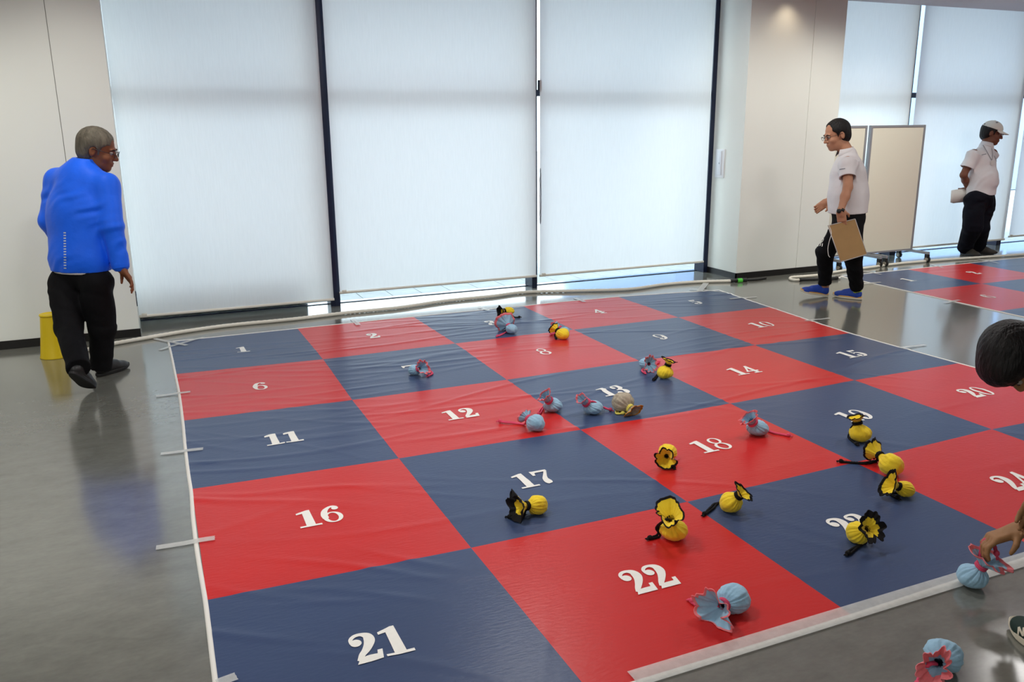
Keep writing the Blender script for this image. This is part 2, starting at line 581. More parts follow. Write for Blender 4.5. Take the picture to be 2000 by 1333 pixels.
mullion(1, -0.27, -0.215)
mullion(2, 1.425, 1.515)
mullion(3, 3.475, 3.532)
mullion(4, 5.575, 5.628)
mullion(5, 6.862, 6.93)
mullion(6, 8.36, 8.455)
mullion(7, 10.26, 10.345)
mullion(8, 12.32, 12.39)
BAYS = [(-0.196, 1.425), (1.515, 3.475), (3.532, 5.575), (6.93, 8.36), (8.455, 10.26), (10.345, 12.32)]
for i, (x0, x1) in enumerate(BAYS, 1):
    w = thing('window_%d' % i, ((x0 + x1) / 2, 0.93, 0), kind='structure')
    obj('pane', *box(x0, x1, 0.925, 0.935, 0.006, CZ + 0.3), M_GLASS, w, smooth=False)
    obj('bottom_rail', *box(x0, x1, 0.915, 0.945, 0.0, 0.006), M_ALU, w, smooth=False)
    obj('transom', *box(x0, x1, 0.86, 0.955, 1.885, 1.945, 0.003), M_ALU, w, smooth=False)
    obj('head_rail', *box(x0, x1, 0.80, 0.955, 2.98, CZ + 0.3, 0.003), M_ALU, w, smooth=False)
tag(obj('wall_east_end', *box(12.39, XE, 0.5, 1.0, 0, CZ), M_WALL, smooth=False), kind='structure')

# ---- outside: paving, dark bed, eave, added shading wall and block
pav = tag(obj('ground_outside', *box(-12, 40, 1.02, 40, -0.12, -0.02), M_PAVE, smooth=False), kind='structure')
tv, tf = [], []
for i in range(46):
    for j in range(8):
        if -0.6 < i * 0.3 < 12.9:
            a, b = box(-0.9 + i * 0.3, -0.9 + i * 0.3 + 0.293, 1.03 + j * 0.3, 1.03 + j * 0.3 + 0.293, -0.03, -0.008)
            k = len(tv); tv += a; tf += [tuple(q + k for q in f) for f in b]
tag(obj('paving_tile', tv, tf, M_PAVE, pav, smooth=False), kind='stuff')
tag(obj('gravel_bed_outside', *box(-6, 1.18, 1.03, 2.4, -0.01, 0.03, 0.01), M_SOIL, smooth=False), kind='structure')
tag(obj('planter_outside', *box(-0.6, 1.26, 1.05, 1.5, 0.0, 0.34, 0.01), M_SOIL, smooth=False), kind='structure')
tag(obj('shade_block_outside', *box(9.5, 24, 7.0, 12, 0, 9), mat('pale_shade_block', (150, 172, 206), 0.8, 0.2), smooth=False), kind='structure')  # block added to cut the sky light behind the right-hand blinds
tag(obj('eave_outside', *box(-8, 16, 0.96, 2.1, CZ + 0.30, CZ + 0.55), M_OUT, smooth=False), kind='structure')
tag(obj('shade_wall_outside', *box(-3.4, -0.6, 1.05, 9, 0, 6), M_OUT, smooth=False), kind='structure')  # unseen wall added outside to darken the leftmost blind
tag(obj('parapet_outside', *box(-8, 16, 0.70, 0.96, CZ + 0.30, CZ + 0.9), M_OUT, smooth=False), kind='structure')
tag(obj('ceiling_pocket', *box(-0.3, 12.4, 0.70, 0.78, CZ + 0.22, CZ + 0.30), M_CEIL, smooth=False), kind='structure')

# ---- roller blinds
def blind(x0, x1, zb, label, chain=False, y=0.74, bracket=False):
    b = thing('roller_blind', ((x0 + x1) / 2, y, zb), label, 'blind', 'drawn white roller blinds over the tall windows')
    nx, nz = 24, 40
    V, F = [], []
    for j in range(nz + 1):
        for i in range(nx + 1):
            s = i / nx
            V.append((x0 + (x1 - x0) * s, y + 0.002 * math.sin(9 * s + j * 0.07) + 0.0015 * math.sin(3.1 * s * 7 + j * 0.21), zb + (CZ + 0.2 - zb) * j / nz))
    for j in range(nz):
        for i in range(nx):
            a = j * (nx + 1) + i
            F.append((a, a + 1, a + nx + 2, a + nx + 1))
    obj('fabric', V, F, M_BLIND, b)
    obj('bottom_bar', *tube(np.array([[x0 - 0.004, y, zb], [x0 + 0.01, y, zb], [x1 - 0.01, y, zb], [x1 + 0.004, y, zb]]), 0.0125, 12), M_BAR, b)
    obj('end_cap', *box(x0 + 0.02, x0 + 0.06, y - 0.016, y + 0.004, zb + 0.004, zb + 0.024, 0.003), M_BAR, b)
    if chain:
        pts = [(chain, y - 0.005 + 0.012 * math.cos(t), 0.86 + 0.20 * math.sin(t) if math.sin(t) < 0 else 0.86 + 0.34 * math.sin(t)) for t in np.linspace(0, 2 * math.pi, 60)]
        obj('pull_chain', *tube(np.array(pts), 0.004, 6, twist=600, lobes=1, depth=0.35), mat('steel_chain', (150, 152, 156), 0.3, metal=0.8), b)
    if bracket:
        obj('bracket', *box(bracket - 0.012, bracket + 0.012, y + 0.005, y + 0.05, 1.93, 2.03, 0.003), mat('bracket_dark', (40, 44, 56), 0.5), b)
    return b

blind(-0.198, 1.445, 0.077, 'greyish white roller blind beside the man in the blue jacket')
blind(1.505, 3.497, 0.132, 'white roller blind in the middle of the three left windows')
blind(3.540, 5.530, 0.132, 'bright white roller blind next to the pillar with the switch plate', chain=3.543, bracket=3.55)
blind(6.80, 8.39, 0.105, 'white roller blind behind the two wheeled partition boards')
blind(8.470, 10.335, 0.085, 'white roller blind right behind the man in the white cap')
blind(10.425, 12.36, 0.115, 'partly seen roller blind at the right edge, past the capped man')

# ------------------------------------------------------------------ game mats
def corner_px():
    return {(1, 0): (581, 643), (2, 0): (807, 620), (3, 0): (1021, 599), (4, 0): (1207, 581), (5, 0): (1404, 568), (0, 0): (331, 669),
            (0, 1): (343, 732), (1, 1): (631, 703), (2, 1): (889, 672), (3, 1): (1120, 645), (4, 1): (1325, 621), (5, 1): (1503, 601),
            (0, 2): (358, 823), (1, 2): (688, 783), (2, 2): (990, 743), (3, 2): (1248, 706), (4, 2): (1475, 676), (5, 2): (1659, 652),
            (0, 3): (375, 957), (1, 3): (779, 897), (2, 3): (1134, 841), (3, 3): (1426, 790), (4, 3): (1669, 744), (5, 3): (1872, 711),
            (0, 4): (405, 1174), (1, 4): (920, 1072), (2, 4): (1342, 982), (3, 4): (1669, 905), (4, 4): (1937, 840), (2, 5): (1663, 1203)}

GRID = {}
for k, p in corner_px().items():
    GRID[k] = at_floor(*p)[:2]
GRID[(5, 4)] = np.array([5.02, -3.99])
GRID[(0, 5)] = np.array([-0.015, -4.985])
GRID[(1, 5)] = np.array([0.995, -5.0])
GRID[(3, 5)] = np.array([3.0, -4.975])
GRID[(4, 5)] = np.array([4.01, -4.985])
GRID[(5, 5)] = np.array([5.02, -4.985])

g = np.random.default_rng(5)
FOLDS = []
for _ in range(95):
    cx, cy = g.uniform(-0.3, 5.3), -abs(g.normal(0, 1.5))
    ang = g.normal(-0.12, 0.16)
    FOLDS.append((cx, cy, ang, g.uniform(0.25, 0.8), g.uniform(0.012, 0.024), g.uniform(0.0016, 0.0052)))
for _ in range(34):        # pull folds that run in from the taped left edge
    cx, cy = g.uniform(-0.05, 0.9), g.uniform(-4.7, -0.1)
    FOLDS.append((cx, cy, g.normal(-0.5, 0.25), g.uniform(0.2, 0.5), g.uniform(0.012, 0.02), g.uniform(0.0015, 0.0038)))
for _ in range(26):
    FOLDS.append((g.uniform(0, 5), g.uniform(-4.9, -2.5), g.normal(-0.2, 0.5), g.uniform(0.2, 0.5), g.uniform(0.015, 0.03), g.uniform(0.0008, 0.002)))

def mat_z(x, y, folds_=FOLDS):
    x = np.asarray(x, float); y = np.asarray(y, float)
    z = np.full(np.broadcast(x, y).shape, 0.003)
    for cx, cy, a, L, w, h in folds_:
        u = (x - cx) * math.cos(a) + (y - cy) * math.sin(a)
        v = -(x - cx) * math.sin(a) + (y - cy) * math.cos(a) + 0.05 * np.sin(3 * u + cx * 9)
        z = z + h * np.exp(-(v / w) ** 2 - (u / L) ** 2)
    return z

M_RED = mat('red_mat_vinyl', (204, 42, 40), 0.31, 0.24, var=0.03, vscale=1.3, bump=0.10, bscale=26, stretch=(1, 3.2, 1))
M_BLUE = mat('navy_mat_vinyl', (62, 78, 112), 0.31, 0.24, var=0.03, vscale=1.3, bump=0.10, bscale=26, stretch=(1, 3.2, 1))
M_INK = mat('white_print', (244, 242, 234), 0.5, 0.4, var=0.02, vscale=60)
M_HEM = mat('white_mat_hem', (236, 234, 226), 0.55)
M_TAPE = mat('clear_tape', (224, 225, 220), 0.35, 0.5, var=0.08, vscale=40, bump=0.2, bscale=300)

nt_ = M_TAPE.node_tree
M_TAPE.node_tree.nodes['Principled BSDF'].inputs['Alpha'].default_value = 0.58
# numerals: ribbons of varying width plus slabs, in a 0.62 x 1 box
def ribbon(pts, n=10):
    """pts (x, y, half width) -> quads"""
    q = spline([np.array(p, float) for p in pts], n)
    T = np.gradient(q[:, :2], axis=0)
    T /= np.maximum(1e-9, np.linalg.norm(T, axis=1))[:, None]
    N = np.stack([-T[:, 1], T[:, 0]], 1)
    hw = np.maximum(0.004, q[:, 2])[:, None]
    L, R_ = q[:, :2] + N * hw, q[:, :2] - N * hw
    V = np.stack([R_, L], 1).reshape(-1, 2)
    F = [(2 * i, 2 * i + 2, 2 * i + 3, 2 * i + 1) for i in range(len(q) - 1)]
    return V.tolist(), F

def disc(x, y, r, n=20):
    V = [(x + r * math.cos(2 * math.pi * k / n), y + r * math.sin(2 * math.pi * k / n)) for k in range(n)]
    return V, [tuple(range(n))]

def poly(*p):
    return list(p), [tuple(range(len(p)))]

def oval(cx, cy, rx, ry, thick, thin, n=40):
    """ring with thick sides and thin top and bottom"""
    V, F = [], []
    for k in range(n):
        t = 2 * math.pi * k / n
        V += [(cx + rx * math.cos(t), cy + ry * math.sin(t)), (cx + (rx - thick) * math.cos(t), cy + (ry - thin) * math.sin(t))]
    for k in range(n):
        a, b = 2 * k, 2 * ((k + 1) % n)
        F.append((a, b, b + 1, a + 1))
    return V, F

def bar(a, b, w):
    """bar from a to b with half width w"""
    d = unit(np.array(b) - np.array(a)); nrm = np.array([-d[1], d[0]]) * w
    return [tuple(np.array(a) - nrm), tuple(np.array(b) - nrm), tuple(np.array(b) + nrm), tuple(np.array(a) + nrm)], [(0, 1, 2, 3)]

DIGIT = {
    '1': [poly((0.20, 0.05), (0.46, 0.05), (0.44, 1.0), (0.34, 1.0), (0.21, 0.9)), poly((0.02, 0.0), (0.63, 0.0), (0.63, 0.085), (0.02, 0.085)),
          poly((0.04, 0.80), (0.28, 0.84), (0.36, 1.0), (0.04, 0.89))],
    '2': [disc(0.18, 0.70, 0.125), ribbon([(0.075, 0.70, 0.03), (0.10, 0.85, 0.045), (0.20, 0.945, 0.05), (0.34, 0.955, 0.055), (0.46, 0.87, 0.10), (0.48, 0.72, 0.12),
          (0.42, 0.55, 0.105), (0.31, 0.38, 0.085), (0.20, 0.24, 0.07), (0.11, 0.10, 0.05)]),
          poly((0.05, 0.0), (0.60, 0.0), (0.60, 0.19), (0.30, 0.19), (0.14, 0.17)), poly((0.50, 0.10), (0.60, 0.0), (0.66, 0.32), (0.55, 0.32))],
    '3': [disc(0.15, 0.76, 0.105), ribbon([(0.06, 0.78, 0.03), (0.12, 0.91, 0.04), (0.28, 0.955, 0.045), (0.43, 0.90, 0.085), (0.46, 0.76, 0.105), (0.40, 0.62, 0.085), (0.26, 0.53, 0.04), (0.18, 0.52, 0.035)]),
          ribbon([(0.20, 0.53, 0.035), (0.34, 0.52, 0.05), (0.48, 0.42, 0.10), (0.49, 0.25, 0.12), (0.43, 0.11, 0.08), (0.28, 0.045, 0.045), (0.12, 0.09, 0.04), (0.06, 0.20, 0.03)]), disc(0.16, 0.22, 0.115)],
    '4': [poly((0.36, 0.0), (0.54, 0.0), (0.54, 1.0), (0.42, 1.0), (0.36, 0.9)), poly((0.02, 0.24), (0.66, 0.24), (0.66, 0.34), (0.02, 0.34)),
          poly((0.02, 0.26), (0.14, 0.30), (0.54, 0.98), (0.44, 1.0)), poly((0.24, 0.0), (0.66, 0.0), (0.66, 0.08), (0.24, 0.08))],
    '5': [poly((0.13, 0.83), (0.50, 0.83), (0.56, 1.0), (0.13, 0.985)), poly((0.10, 0.48), (0.17, 0.50), (0.20, 1.0), (0.13, 1.0)),
          ribbon([(0.12, 0.50, 0.02), (0.22, 0.60, 0.035), (0.36, 0.60, 0.055), (0.47, 0.49, 0.10), (0.485, 0.31, 0.125), (0.43, 0.13, 0.08), (0.29, 0.045, 0.045), (0.13, 0.08, 0.04), (0.06, 0.19, 0.03)]), disc(0.16, 0.22, 0.115)],
    '6': [oval(0.335, 0.315, 0.28, 0.315, 0.13, 0.06), ribbon([(0.13, 0.30, 0.09), (0.12, 0.52, 0.095), (0.18, 0.75, 0.085), (0.31, 0.91, 0.055), (0.44, 0.945, 0.045), (0.55, 0.88, 0.035)]), disc(0.49, 0.83, 0.10)],
    '7': [poly((0.05, 0.80), (0.16, 0.80), (0.20, 0.86), (0.62, 0.86), (0.62, 0.98), (0.16, 0.98), (0.05, 1.0)), poly((0.05, 0.68), (0.14, 0.68), (0.17, 0.85), (0.05, 0.98)),
          ribbon([(0.585, 0.93, 0.045), (0.50, 0.74, 0.05), (0.40, 0.55, 0.065), (0.33, 0.38, 0.09), (0.31, 0.22, 0.115), (0.33, 0.10, 0.11), (0.35, 0.03, 0.07)])],
    '8': [oval(0.33, 0.755, 0.245, 0.245, 0.10, 0.055), oval(0.33, 0.28, 0.29, 0.28, 0.125, 0.06)],
    '9': [oval(0.315, 0.685, 0.28, 0.315, 0.13, 0.06), ribbon([(0.52, 0.70, 0.09), (0.53, 0.48, 0.095), (0.47, 0.25, 0.085), (0.34, 0.09, 0.055), (0.21, 0.055, 0.045), (0.10, 0.12, 0.035)]), disc(0.16, 0.17, 0.10)],
    '0': [oval(0.33, 0.5, 0.295, 0.5, 0.15, 0.065)],
}

def numeral(text, c, parent, h=0.162, zf=mat_z, wd=0.150):
    V, F = [], []
    adv = 0.66
    tw = adv * len(text)
    for i, ch in enumerate(text):
        for dv, df in DIGIT[ch]:
            k = len(V)
            V += [((x + i * adv - tw / 2) * wd, (y - 0.5) * h) for x, y in dv]
            F += [tuple(int(q) + k for q in f) for f in df]
    import bmesh
    bm = bmesh.new()
    vs = [bm.verts.new((x, y, 0)) for x, y in V]
    for q in F:
        try: bm.faces.new([vs[i] for i in q])
        except ValueError: pass
    bmesh.ops.triangulate(bm, faces=list(bm.faces))
    for _ in range(3):                                   # fine enough to follow the folds of the mat
        le = [e for e in bm.edges if e.calc_length() > 0.018]
        if not le: break
        bmesh.ops.subdivide_edges(bm, edges=le, cuts=1)
        bmesh.ops.triangulate(bm, faces=list(bm.faces))
    bm.verts.index_update()
    V = [(v.co.x, v.co.y) for v in bm.verts]
    F = [[v.index for v in f.verts] for f in bm.faces]
    bm.free()
    V = np.array(V) + np.asarray(c)[None, :2]
    z = zf(V[:, 0], V[:, 1]) + 0.0022
    z += np.linspace(0, 0.0004, len(z))
    return obj('numeral', np.column_stack([V, z]), F, M_INK, parent, smooth=False)

def panel_mesh(q00, q10, q11, q01, n, zf):
    s = np.linspace(0, 1, n + 1)
    S, T = np.meshgrid(s, s, indexing='xy')
    P = ((1 - S) * (1 - T))[..., None] * q00 + (S * (1 - T))[..., None] * q10 + (S * T)[..., None] * q11 + ((1 - S) * T)[..., None] * q01
    X, Y = P[..., 0].ravel(), P[..., 1].ravel()
    V = np.column_stack([X, Y, zf(X, Y)])
    i, j = np.meshgrid(np.arange(n), np.arange(n), indexing='ij')
    a = (i * (n + 1) + j).ravel()
    return V, np.stack([a, a + n + 1, a + n + 2, a + 1], 1)

def hem_strip(pts, zf, w=0.009, r=0.0035):
    P = spline(pts, 40)
    z = zf(P[:, 0], P[:, 1])
    V, F = [], []
    T = np.gradient(P, axis=0); T /= np.linalg.norm(T, axis=1)[:, None]
    N = np.stack([-T[:, 1], T[:, 0]], 1)
    prof = [(-1, -0.9), (-0.75, 0.7), (0, 1.0), (0.75, 0.7), (1, -0.9)]
    for i in range(len(P)):
        for a, b in prof:
            V.append((*(P[i] + N[i] * w * a), z[i] + r * b))
    for i in range(len(P) - 1):
        for k in range(4):
            F.append((i * 5 + k, i * 5 + k + 1, i * 5 + k + 6, i * 5 + k + 5))
    return V, F

GM = thing('game_mat', (2.5, -2.5, 0), 'large red and navy checked floor mat with 25 numbered squares', 'mat', 'numbered target mats')
for r in range(5):
    for c in range(5):
        red = (r + c) % 2 == 1
        V, F = panel_mesh(GRID[(c, r)], GRID[(c + 1, r)], GRID[(c + 1, r + 1)], GRID[(c, r + 1)], 60, mat_z)
        pn = obj('red_panel' if red else 'navy_panel', V, F, M_RED if red else M_BLUE, GM)
        ctr = (GRID[(c, r)] + GRID[(c + 1, r)] + GRID[(c + 1, r + 1)] + GRID[(c, r + 1)]) / 4
        numeral(str(5 * r + c + 1), ctr + np.array([0.0, 0.0]), pn)
left_px = [(329, 669), (336, 700), (343, 735), (350, 770), (357, 823), (362, 875), (368, 925), (374, 965), (377, 1010), (384, 1070), (392, 1120), (401, 1172), (409, 1235), (415, 1285), (421, 1333)]
obj('edge_hem', *hem_strip([at_floor(*p)[:2] for p in left_px] + [np.array([-0.02, -4.985])], mat_z), M_HEM, GM)
obj('edge_hem', *hem_strip([GRID[(i, 0)] + np.array([0, 0.004]) for i in range(6)], mat_z), M_HEM, GM)
obj('edge_hem', *hem_strip([GRID[(5, i)] + np.array([0.004, 0]) for i in range(6)], mat_z), M_HEM, GM)
obj('edge_hem', *hem_strip([GRID[(i, 5)] - np.array([0, 0.006]) for i in range(6)], mat_z, 0.011), M_HEM, GM)

# second mat, further right: seen columns and rows only
FOLDS2 = [(g.uniform(6.7, 9.8), g.uniform(-2.8, 0), g.normal(-0.1, 0.2), g.uniform(0.3, 0.7), 0.02, g.uniform(0.001, 0.004)) for _ in range(30)]
def mat_z2(x, y):
    return mat_z(x, y, FOLDS2)
M2 = thing('game_mat', (8.3, -1.6, 0), 'second checked floor mat at the right, below the man in the white cap', 'mat', 'numbered target mats')
C2 = {(0, 0): at_floor(1684, 538)[:2], (1, 0): at_floor(1772, 528)[:2], (0, 1): at_floor(1793, 571)[:2], (1, 1): at_floor(1905, 553)[:2]}
ox, oy = 6.74, -0.07
def m2c(i, j):
    return np.array([ox + 0.975 * i + 0.0 * j, oy - 0.95 * j]) + np.array([-0.03, 0]) * j
for r in range(5):
    for c in range(5):
        red = (r + c) % 2 == 1
        V, F = panel_mesh(m2c(c, r), m2c(c + 1, r), m2c(c + 1, r + 1), m2c(c, r + 1), 28, mat_z2)
        pn = obj('red_panel' if red else 'navy_panel', V, F, M_RED if red else M_BLUE, M2)
        numeral(str(5 * r + c + 1), (m2c(c, r) + m2c(c + 1, r + 1)) / 2 + np.array([-0.02, 0.0]), pn, zf=mat_z2)
obj('edge_hem', *hem_strip([m2c(0, i) for i in range(6)], mat_z2), M_HEM, M2)
obj('edge_hem', *hem_strip([m2c(i, 0) for i in range(6)], mat_z2), M_HEM, M2)
obj('edge_hem', *hem_strip([m2c(5, i) for i in range(6)], mat_z2), M_HEM, M2)
obj('edge_hem', *hem_strip([m2c(i, 5) for i in range(6)], mat_z2), M_HEM, M2)

# ---- tape strips
def surface_z(x, y):
    x = np.asarray(x); y = np.asarray(y)
    z = np.zeros(x.shape)
    on1 = (x > -0.01) & (x < 5.03) & (y < 0.03) & (y > -5.0)
    z = np.where(on1, mat_z(x, y), z)
    on2 = (x > 6.68) & (y < -0.05) & (y > -4.8)
    return np.where(on2, mat_z2(x, y), z)

def tape(p, q, w, label, group='tape strips holding down the mats', world=False):
    a = np.asarray(p, float)[:2] if world else at_floor(*p)[:2]
    b = np.asarray(q, float)[:2] if world else at_floor(*q)[:2]
    n = max(4, int(np.linalg.norm(b - a) / 0.02))
    d = unit(b - a); nr = np.array([-d[1], d[0]])
    V, F = [], []
    m = 4
    for i in range(n + 1):
        c = a + (b - a) * i / n
        jag = 0.002 * math.sin(i * 37.0) if i in (0, n) else 0
        for k in range(m + 1):
            e = c + nr * w * (k / m - 0.5) + d * jag * (1 if k % 2 else -1)
            V.append((e[0], e[1], 0))
    V = np.array(V)
    V[:, 2] = surface_z(V[:, 0], V[:, 1])
    zz = V[:, 2].reshape(n + 1, m + 1)
    for _ in range(2):                                    # the tape bridges the step at the mat's edge
        pad = np.pad(zz, ((1, 1), (0, 0)), 'edge')
        zz = np.maximum(zz, (pad[:-2] + pad[2:]) / 2)
    top = V.copy(); top[:, 2] = zz.ravel() + 0.0062
    for i in range(n):
        for k in range(m):
            s = i * (m + 1) + k
            F.append((s, s + m + 1, s + m + 2, s + 1))
    o = obj('tape_strip', top, F, M_TAPE, loc=(float((a + b)[0] / 2), float((a + b)[1] / 2), 0), smooth=True)
    tag(o, label, 'tape', group)
    return o

tape((302, 663), (365, 677), 0.035, 'tape strip crossing the mat corner by square one, sloping down to the right')
tape((312, 685), (399, 660), 0.035, 'tape strip crossing the mat corner by square one, sloping up to the right')
tape((305, 776), (372, 768), 0.035, 'tape strip over the mat edge beside the upper red square on its left side')
tape((314, 889), (397, 880), 0.035, 'tape strip over the mat edge beside the navy square with the number eleven')
tape((305, 1073), (420, 1055), 0.038, 'longest tape strip across the left mat edge, beside the red square sixteen')
tape((424, 1340), (462, 1326), 0.04, 'tape strip at the bottom of the picture left of square twenty-one')
tape((688, 624), (700, 637), 0.04, 'small tape tab on the far mat edge above the red square two')
tape((936, 601), (955, 609), 0.04, 'small tape tab on the far mat edge above the navy square three')
tape((1123, 583), (1142, 592), 0.04, 'small tape tab on the far mat edge above the red square four')
tape((1379, 554), (1366, 571), 0.06, 'crumpled tape strip at the far corner by square five')
tape((1347, 566), (1421, 573), 0.035, 'flat tape strip lying along the far corner by square five')
tape((1425, 586), (1478, 581), 0.035, 'tape strip over the mat edge right of the corner square five')
tape((1573, 629), (1620, 623), 0.035, 'tape strip over the mat edge right of the red square ten')
tape((1757, 682), (1808, 675), 0.038, 'tape strip over the mat edge right of the navy square fifteen')
tape((1680, 529), (1721, 538), 0.03, 'tape strip crossing the near corner of the second mat by its square one')
tape((1672, 557), (1720, 553), 0.03, 'tape strip left of the navy square one on the second mat')
tape((1845, 593), (1874, 588), 0.035, 'tape strip left of the red square six on the second mat')
tape((1820, 518), (1842, 525), 0.03, 'small tape tab above square two on the second mat')
tape((1910, 507), (1951, 516), 0.03, 'small tape strip above square three, before the capped man')
tape((1.14, -4.992), (5.05, -4.982), 0.072, 'long wide tape band along the near edge of the mat', world=True)

# ------------------------------------------------------------------ ropes
M_ROPE = mat('white_rope_fibre', (232, 228, 214), 0.8, 0.2, bump=0.3, bscale=200)
M_BLACK = mat('black_rubber', (22, 22, 22), 0.5)
M_GREEN = mat('green_tape', (80, 200, 60), 0.5)
rp = [(168, 684), (215, 673), (289, 660), (360, 648), (447, 636), (571, 624), (630, 617), (690, 610), (780, 601), (870, 588), (960, 579), (1027, 571), (1140, 568), (1230, 565), (1297, 556), (1360, 551), (1430, 549)]
RP = spline([at_floor(u, v, 0.016) for u, v in rp], 26)
rope = thing('rope', (2.6, 0.3, 0), 'white rope lying along the windows behind the first mat', 'rope')
obj('cord', *tube(RP, 0.0155, 12, twist=150, lobes=3, depth=0.10), M_ROPE, rope)
e0, e1 = at_floor(1428, 549, 0.02), at_floor(1458, 547, 0.02)
obj('grip', *tube(spline([e0, (e0 + e1) / 2 + [0, 0, .004], e1], 6), [0.018, 0.021, 0.02], 12), M_BLACK, rope)
gg = [at_floor(1441, 548.5, 0.021), at_floor(1449, 548, 0.021)]
obj('band', *tube(spline(gg, 4), 0.0235, 12), M_GREEN, rope)
obj('handle', *tube(spline([at_floor(1460, 547, 0.014), at_floor(1478, 546, 0.014), at_floor(1496, 543.5, 0.014)], 6), [0.012, 0.013, 0.012], 10), M_BLACK, rope)
rp2 = [(1565, 547), (1553, 547.2), (1545, 546), (1543, 544), (1546, 542), (1556, 541), (1572, 540), (1604, 537), (1624, 533), (1655, 528), (1689, 524), (1740, 517), (1790, 512), (1840, 508), (1920, 502.5), (2000, 497), (2100, 489)]
RP2 = spline([at_floor(u, v, 0.015) for u, v in rp2], 22)
rope2 = thing('rope', (7.6, 0.2, 0), 'white rope doubled back by the walking man and running past the partition wheels', 'rope')
obj('cord', *tube(RP2, 0.0145, 12, twist=150, lobes=3, depth=0.06), M_ROPE, rope2)
obj('grip', *tube(spline([at_floor(1562, 547, 0.018), at_floor(1600, 545.5, 0.018), at_floor(1636, 543.5, 0.018)], 8), 0.0175, 12), M_BLACK, rope2)
obj('tip', *tube(spline([at_floor(1634, 543.6, 0.018), at_floor(1641, 543, 0.018)], 4), [0.012, 0.011], 10), M_HEM, rope2)

# ------------------------------------------------------------------ yellow marker cone
M_YEL = mat('yellow_cone_plastic', (240, 208, 24), 0.4, 0.5)
cc = (-0.775, -0.06, 0.0)
cone = thing('marker_cone', cc, 'yellow flat-topped marker cone standing by the left wall behind the man', 'cone')
obj('body', *lathe([(0.062, 0.002), (0.103, 0.0), (0.103, 0.006), (0.098, 0.018), (0.080, 0.16), (0.064, 0.31), (0.0635, 0.315), (0.03, 0.315)], cc, 40), M_YEL, cone)
obj('rim', *lathe([(0.060, 0.306), (0.0675, 0.306), (0.070, 0.313), (0.0675, 0.322), (0.056, 0.323), (0.05, 0.317)], cc, 40), M_YEL, cone)

# ------------------------------------------------------------------ wheeled partition boards
M_BOARD = mat('partition_board', (226, 224, 206), 0.6, 0.3, bump=0.03, bscale=300)
M_FRAME = mat('partition_aluminium', (160, 163, 168), 0.4, 0.5, 0.4)
M_HUB = mat('caster_hub', (150, 144, 130), 0.5)

def partition(x0, x1, y, label, feet):
    t = thing('partition_board', ((x0 + x1) / 2, y, 0), label, 'partition', 'wheeled partition boards')
    z0, z1 = 0.125, 1.572
    obj('board', *box(x0 + 0.02, x1 - 0.02, y - 0.012, y + 0.012, z0 + 0.02, z1 - 0.02), M_BOARD, t, smooth=False)
    obj('frame_post', *box(x0, x0 + 0.026, y - 0.02, y + 0.02, z0, z1, 0.004), M_FRAME, t, smooth=False)
    obj('frame_post', *box(x1 - 0.026, x1, y - 0.02, y + 0.02, z0, z1, 0.004), M_FRAME, t, smooth=False)
    obj('frame_rail', *box(x0 + 0.026, x1 - 0.026, y - 0.018, y + 0.018, z1 - 0.026, z1, 0.004), M_FRAME, t, smooth=False)
    obj('frame_rail', *box(x0 + 0.026, x1 - 0.026, y - 0.018, y + 0.018, z0, z0 + 0.022, 0.004), M_FRAME, t, smooth=False)
    for fx, ya, yb in feet:
        ft = obj('foot_bar', *box(fx - 0.014, fx + 0.014, ya, yb, 0.095, 0.127, 0.004), M_FRAME, t, smooth=False)
        for wy in (ya + 0.015, yb - 0.015):
            c = np.array([fx, wy, 0.037])
            cs = obj('caster', *join(tube([c + [-0.011, 0, 0], c + [0.011, 0, 0]], 0.037, 20), box(fx - 0.018, fx + 0.018, wy - 0.012, wy + 0.03, 0.06, 0.096, 0.003),
                     box(fx - 0.019, fx - 0.013, wy - 0.014, wy + 0.02, 0.02, 0.09), box(fx + 0.013, fx + 0.019, wy - 0.014, wy + 0.02, 0.02, 0.09)), M_BLACK, t, smooth=False)
            obj('hub', *tube([c + [-0.0225, -0.0, 0], c + [0.0225, 0, 0]], 0.022, 18), M_HUB, t, smooth=False)
    return t

partition(7.445, 8.275, 0.40, 'beige partition board on black wheels, wholly in view at the right', [(7.66, 0.18, 0.62), (8.32, 0.18, 0.62)])
partition(6.92, 7.390, 0.40, 'partition board half hidden behind the walking man and the pillar', [(6.97, 0.18, 0.62), (7.57, 0.18, 0.62)])

# ------------------------------------------------------------------ drawstring bags
M_BB = mat('light_blue_cotton', (158, 198, 222), 0.85, 0.15, var=0.05, vscale=30, bump=0.55, bscale=34, sheen=0.2)
M_BY = mat('yellow_cotton', (250, 218, 56), 0.85, 0.15, var=0.04, vscale=30, bump=0.55, bscale=34, sheen=0.15)
M_BG = mat('grey_print_cotton', (176, 166, 146), 0.85, 0.15, var=0.25, vscale=60, bump=0.15, bscale=500)
M_PINK = mat('salmon_pink_binding', (240, 132, 138), 0.8, 0.15, var=0.06, vscale=80)
M_PCORD = mat('pink_cord', (228, 84, 116), 0.75, 0.2, bump=0.3, bscale=600)
M_BLKC = mat('black_cord', (22, 21, 22), 0.8, 0.2, bump=0.3, bscale=600)
M_BLKH = mat('black_binding', (26, 24, 25), 0.8, 0.2)
M_ORNG = mat('orange_binding', (196, 130, 44), 0.8, 0.2)
M_LEM = mat('pale_yellow_cord', (238, 224, 110), 0.75, 0.2)
STYLE = {'B': (M_BB, M_PINK, M_PCORD), 'Y': (M_BY, M_BLKH, M_BLKC), 'G': (M_BG, M_ORNG, M_LEM)}
BAGGROUP = {'B': 'blue and pink drawstring bean bags', 'Y': 'yellow and black drawstring bean bags', 'G': None}

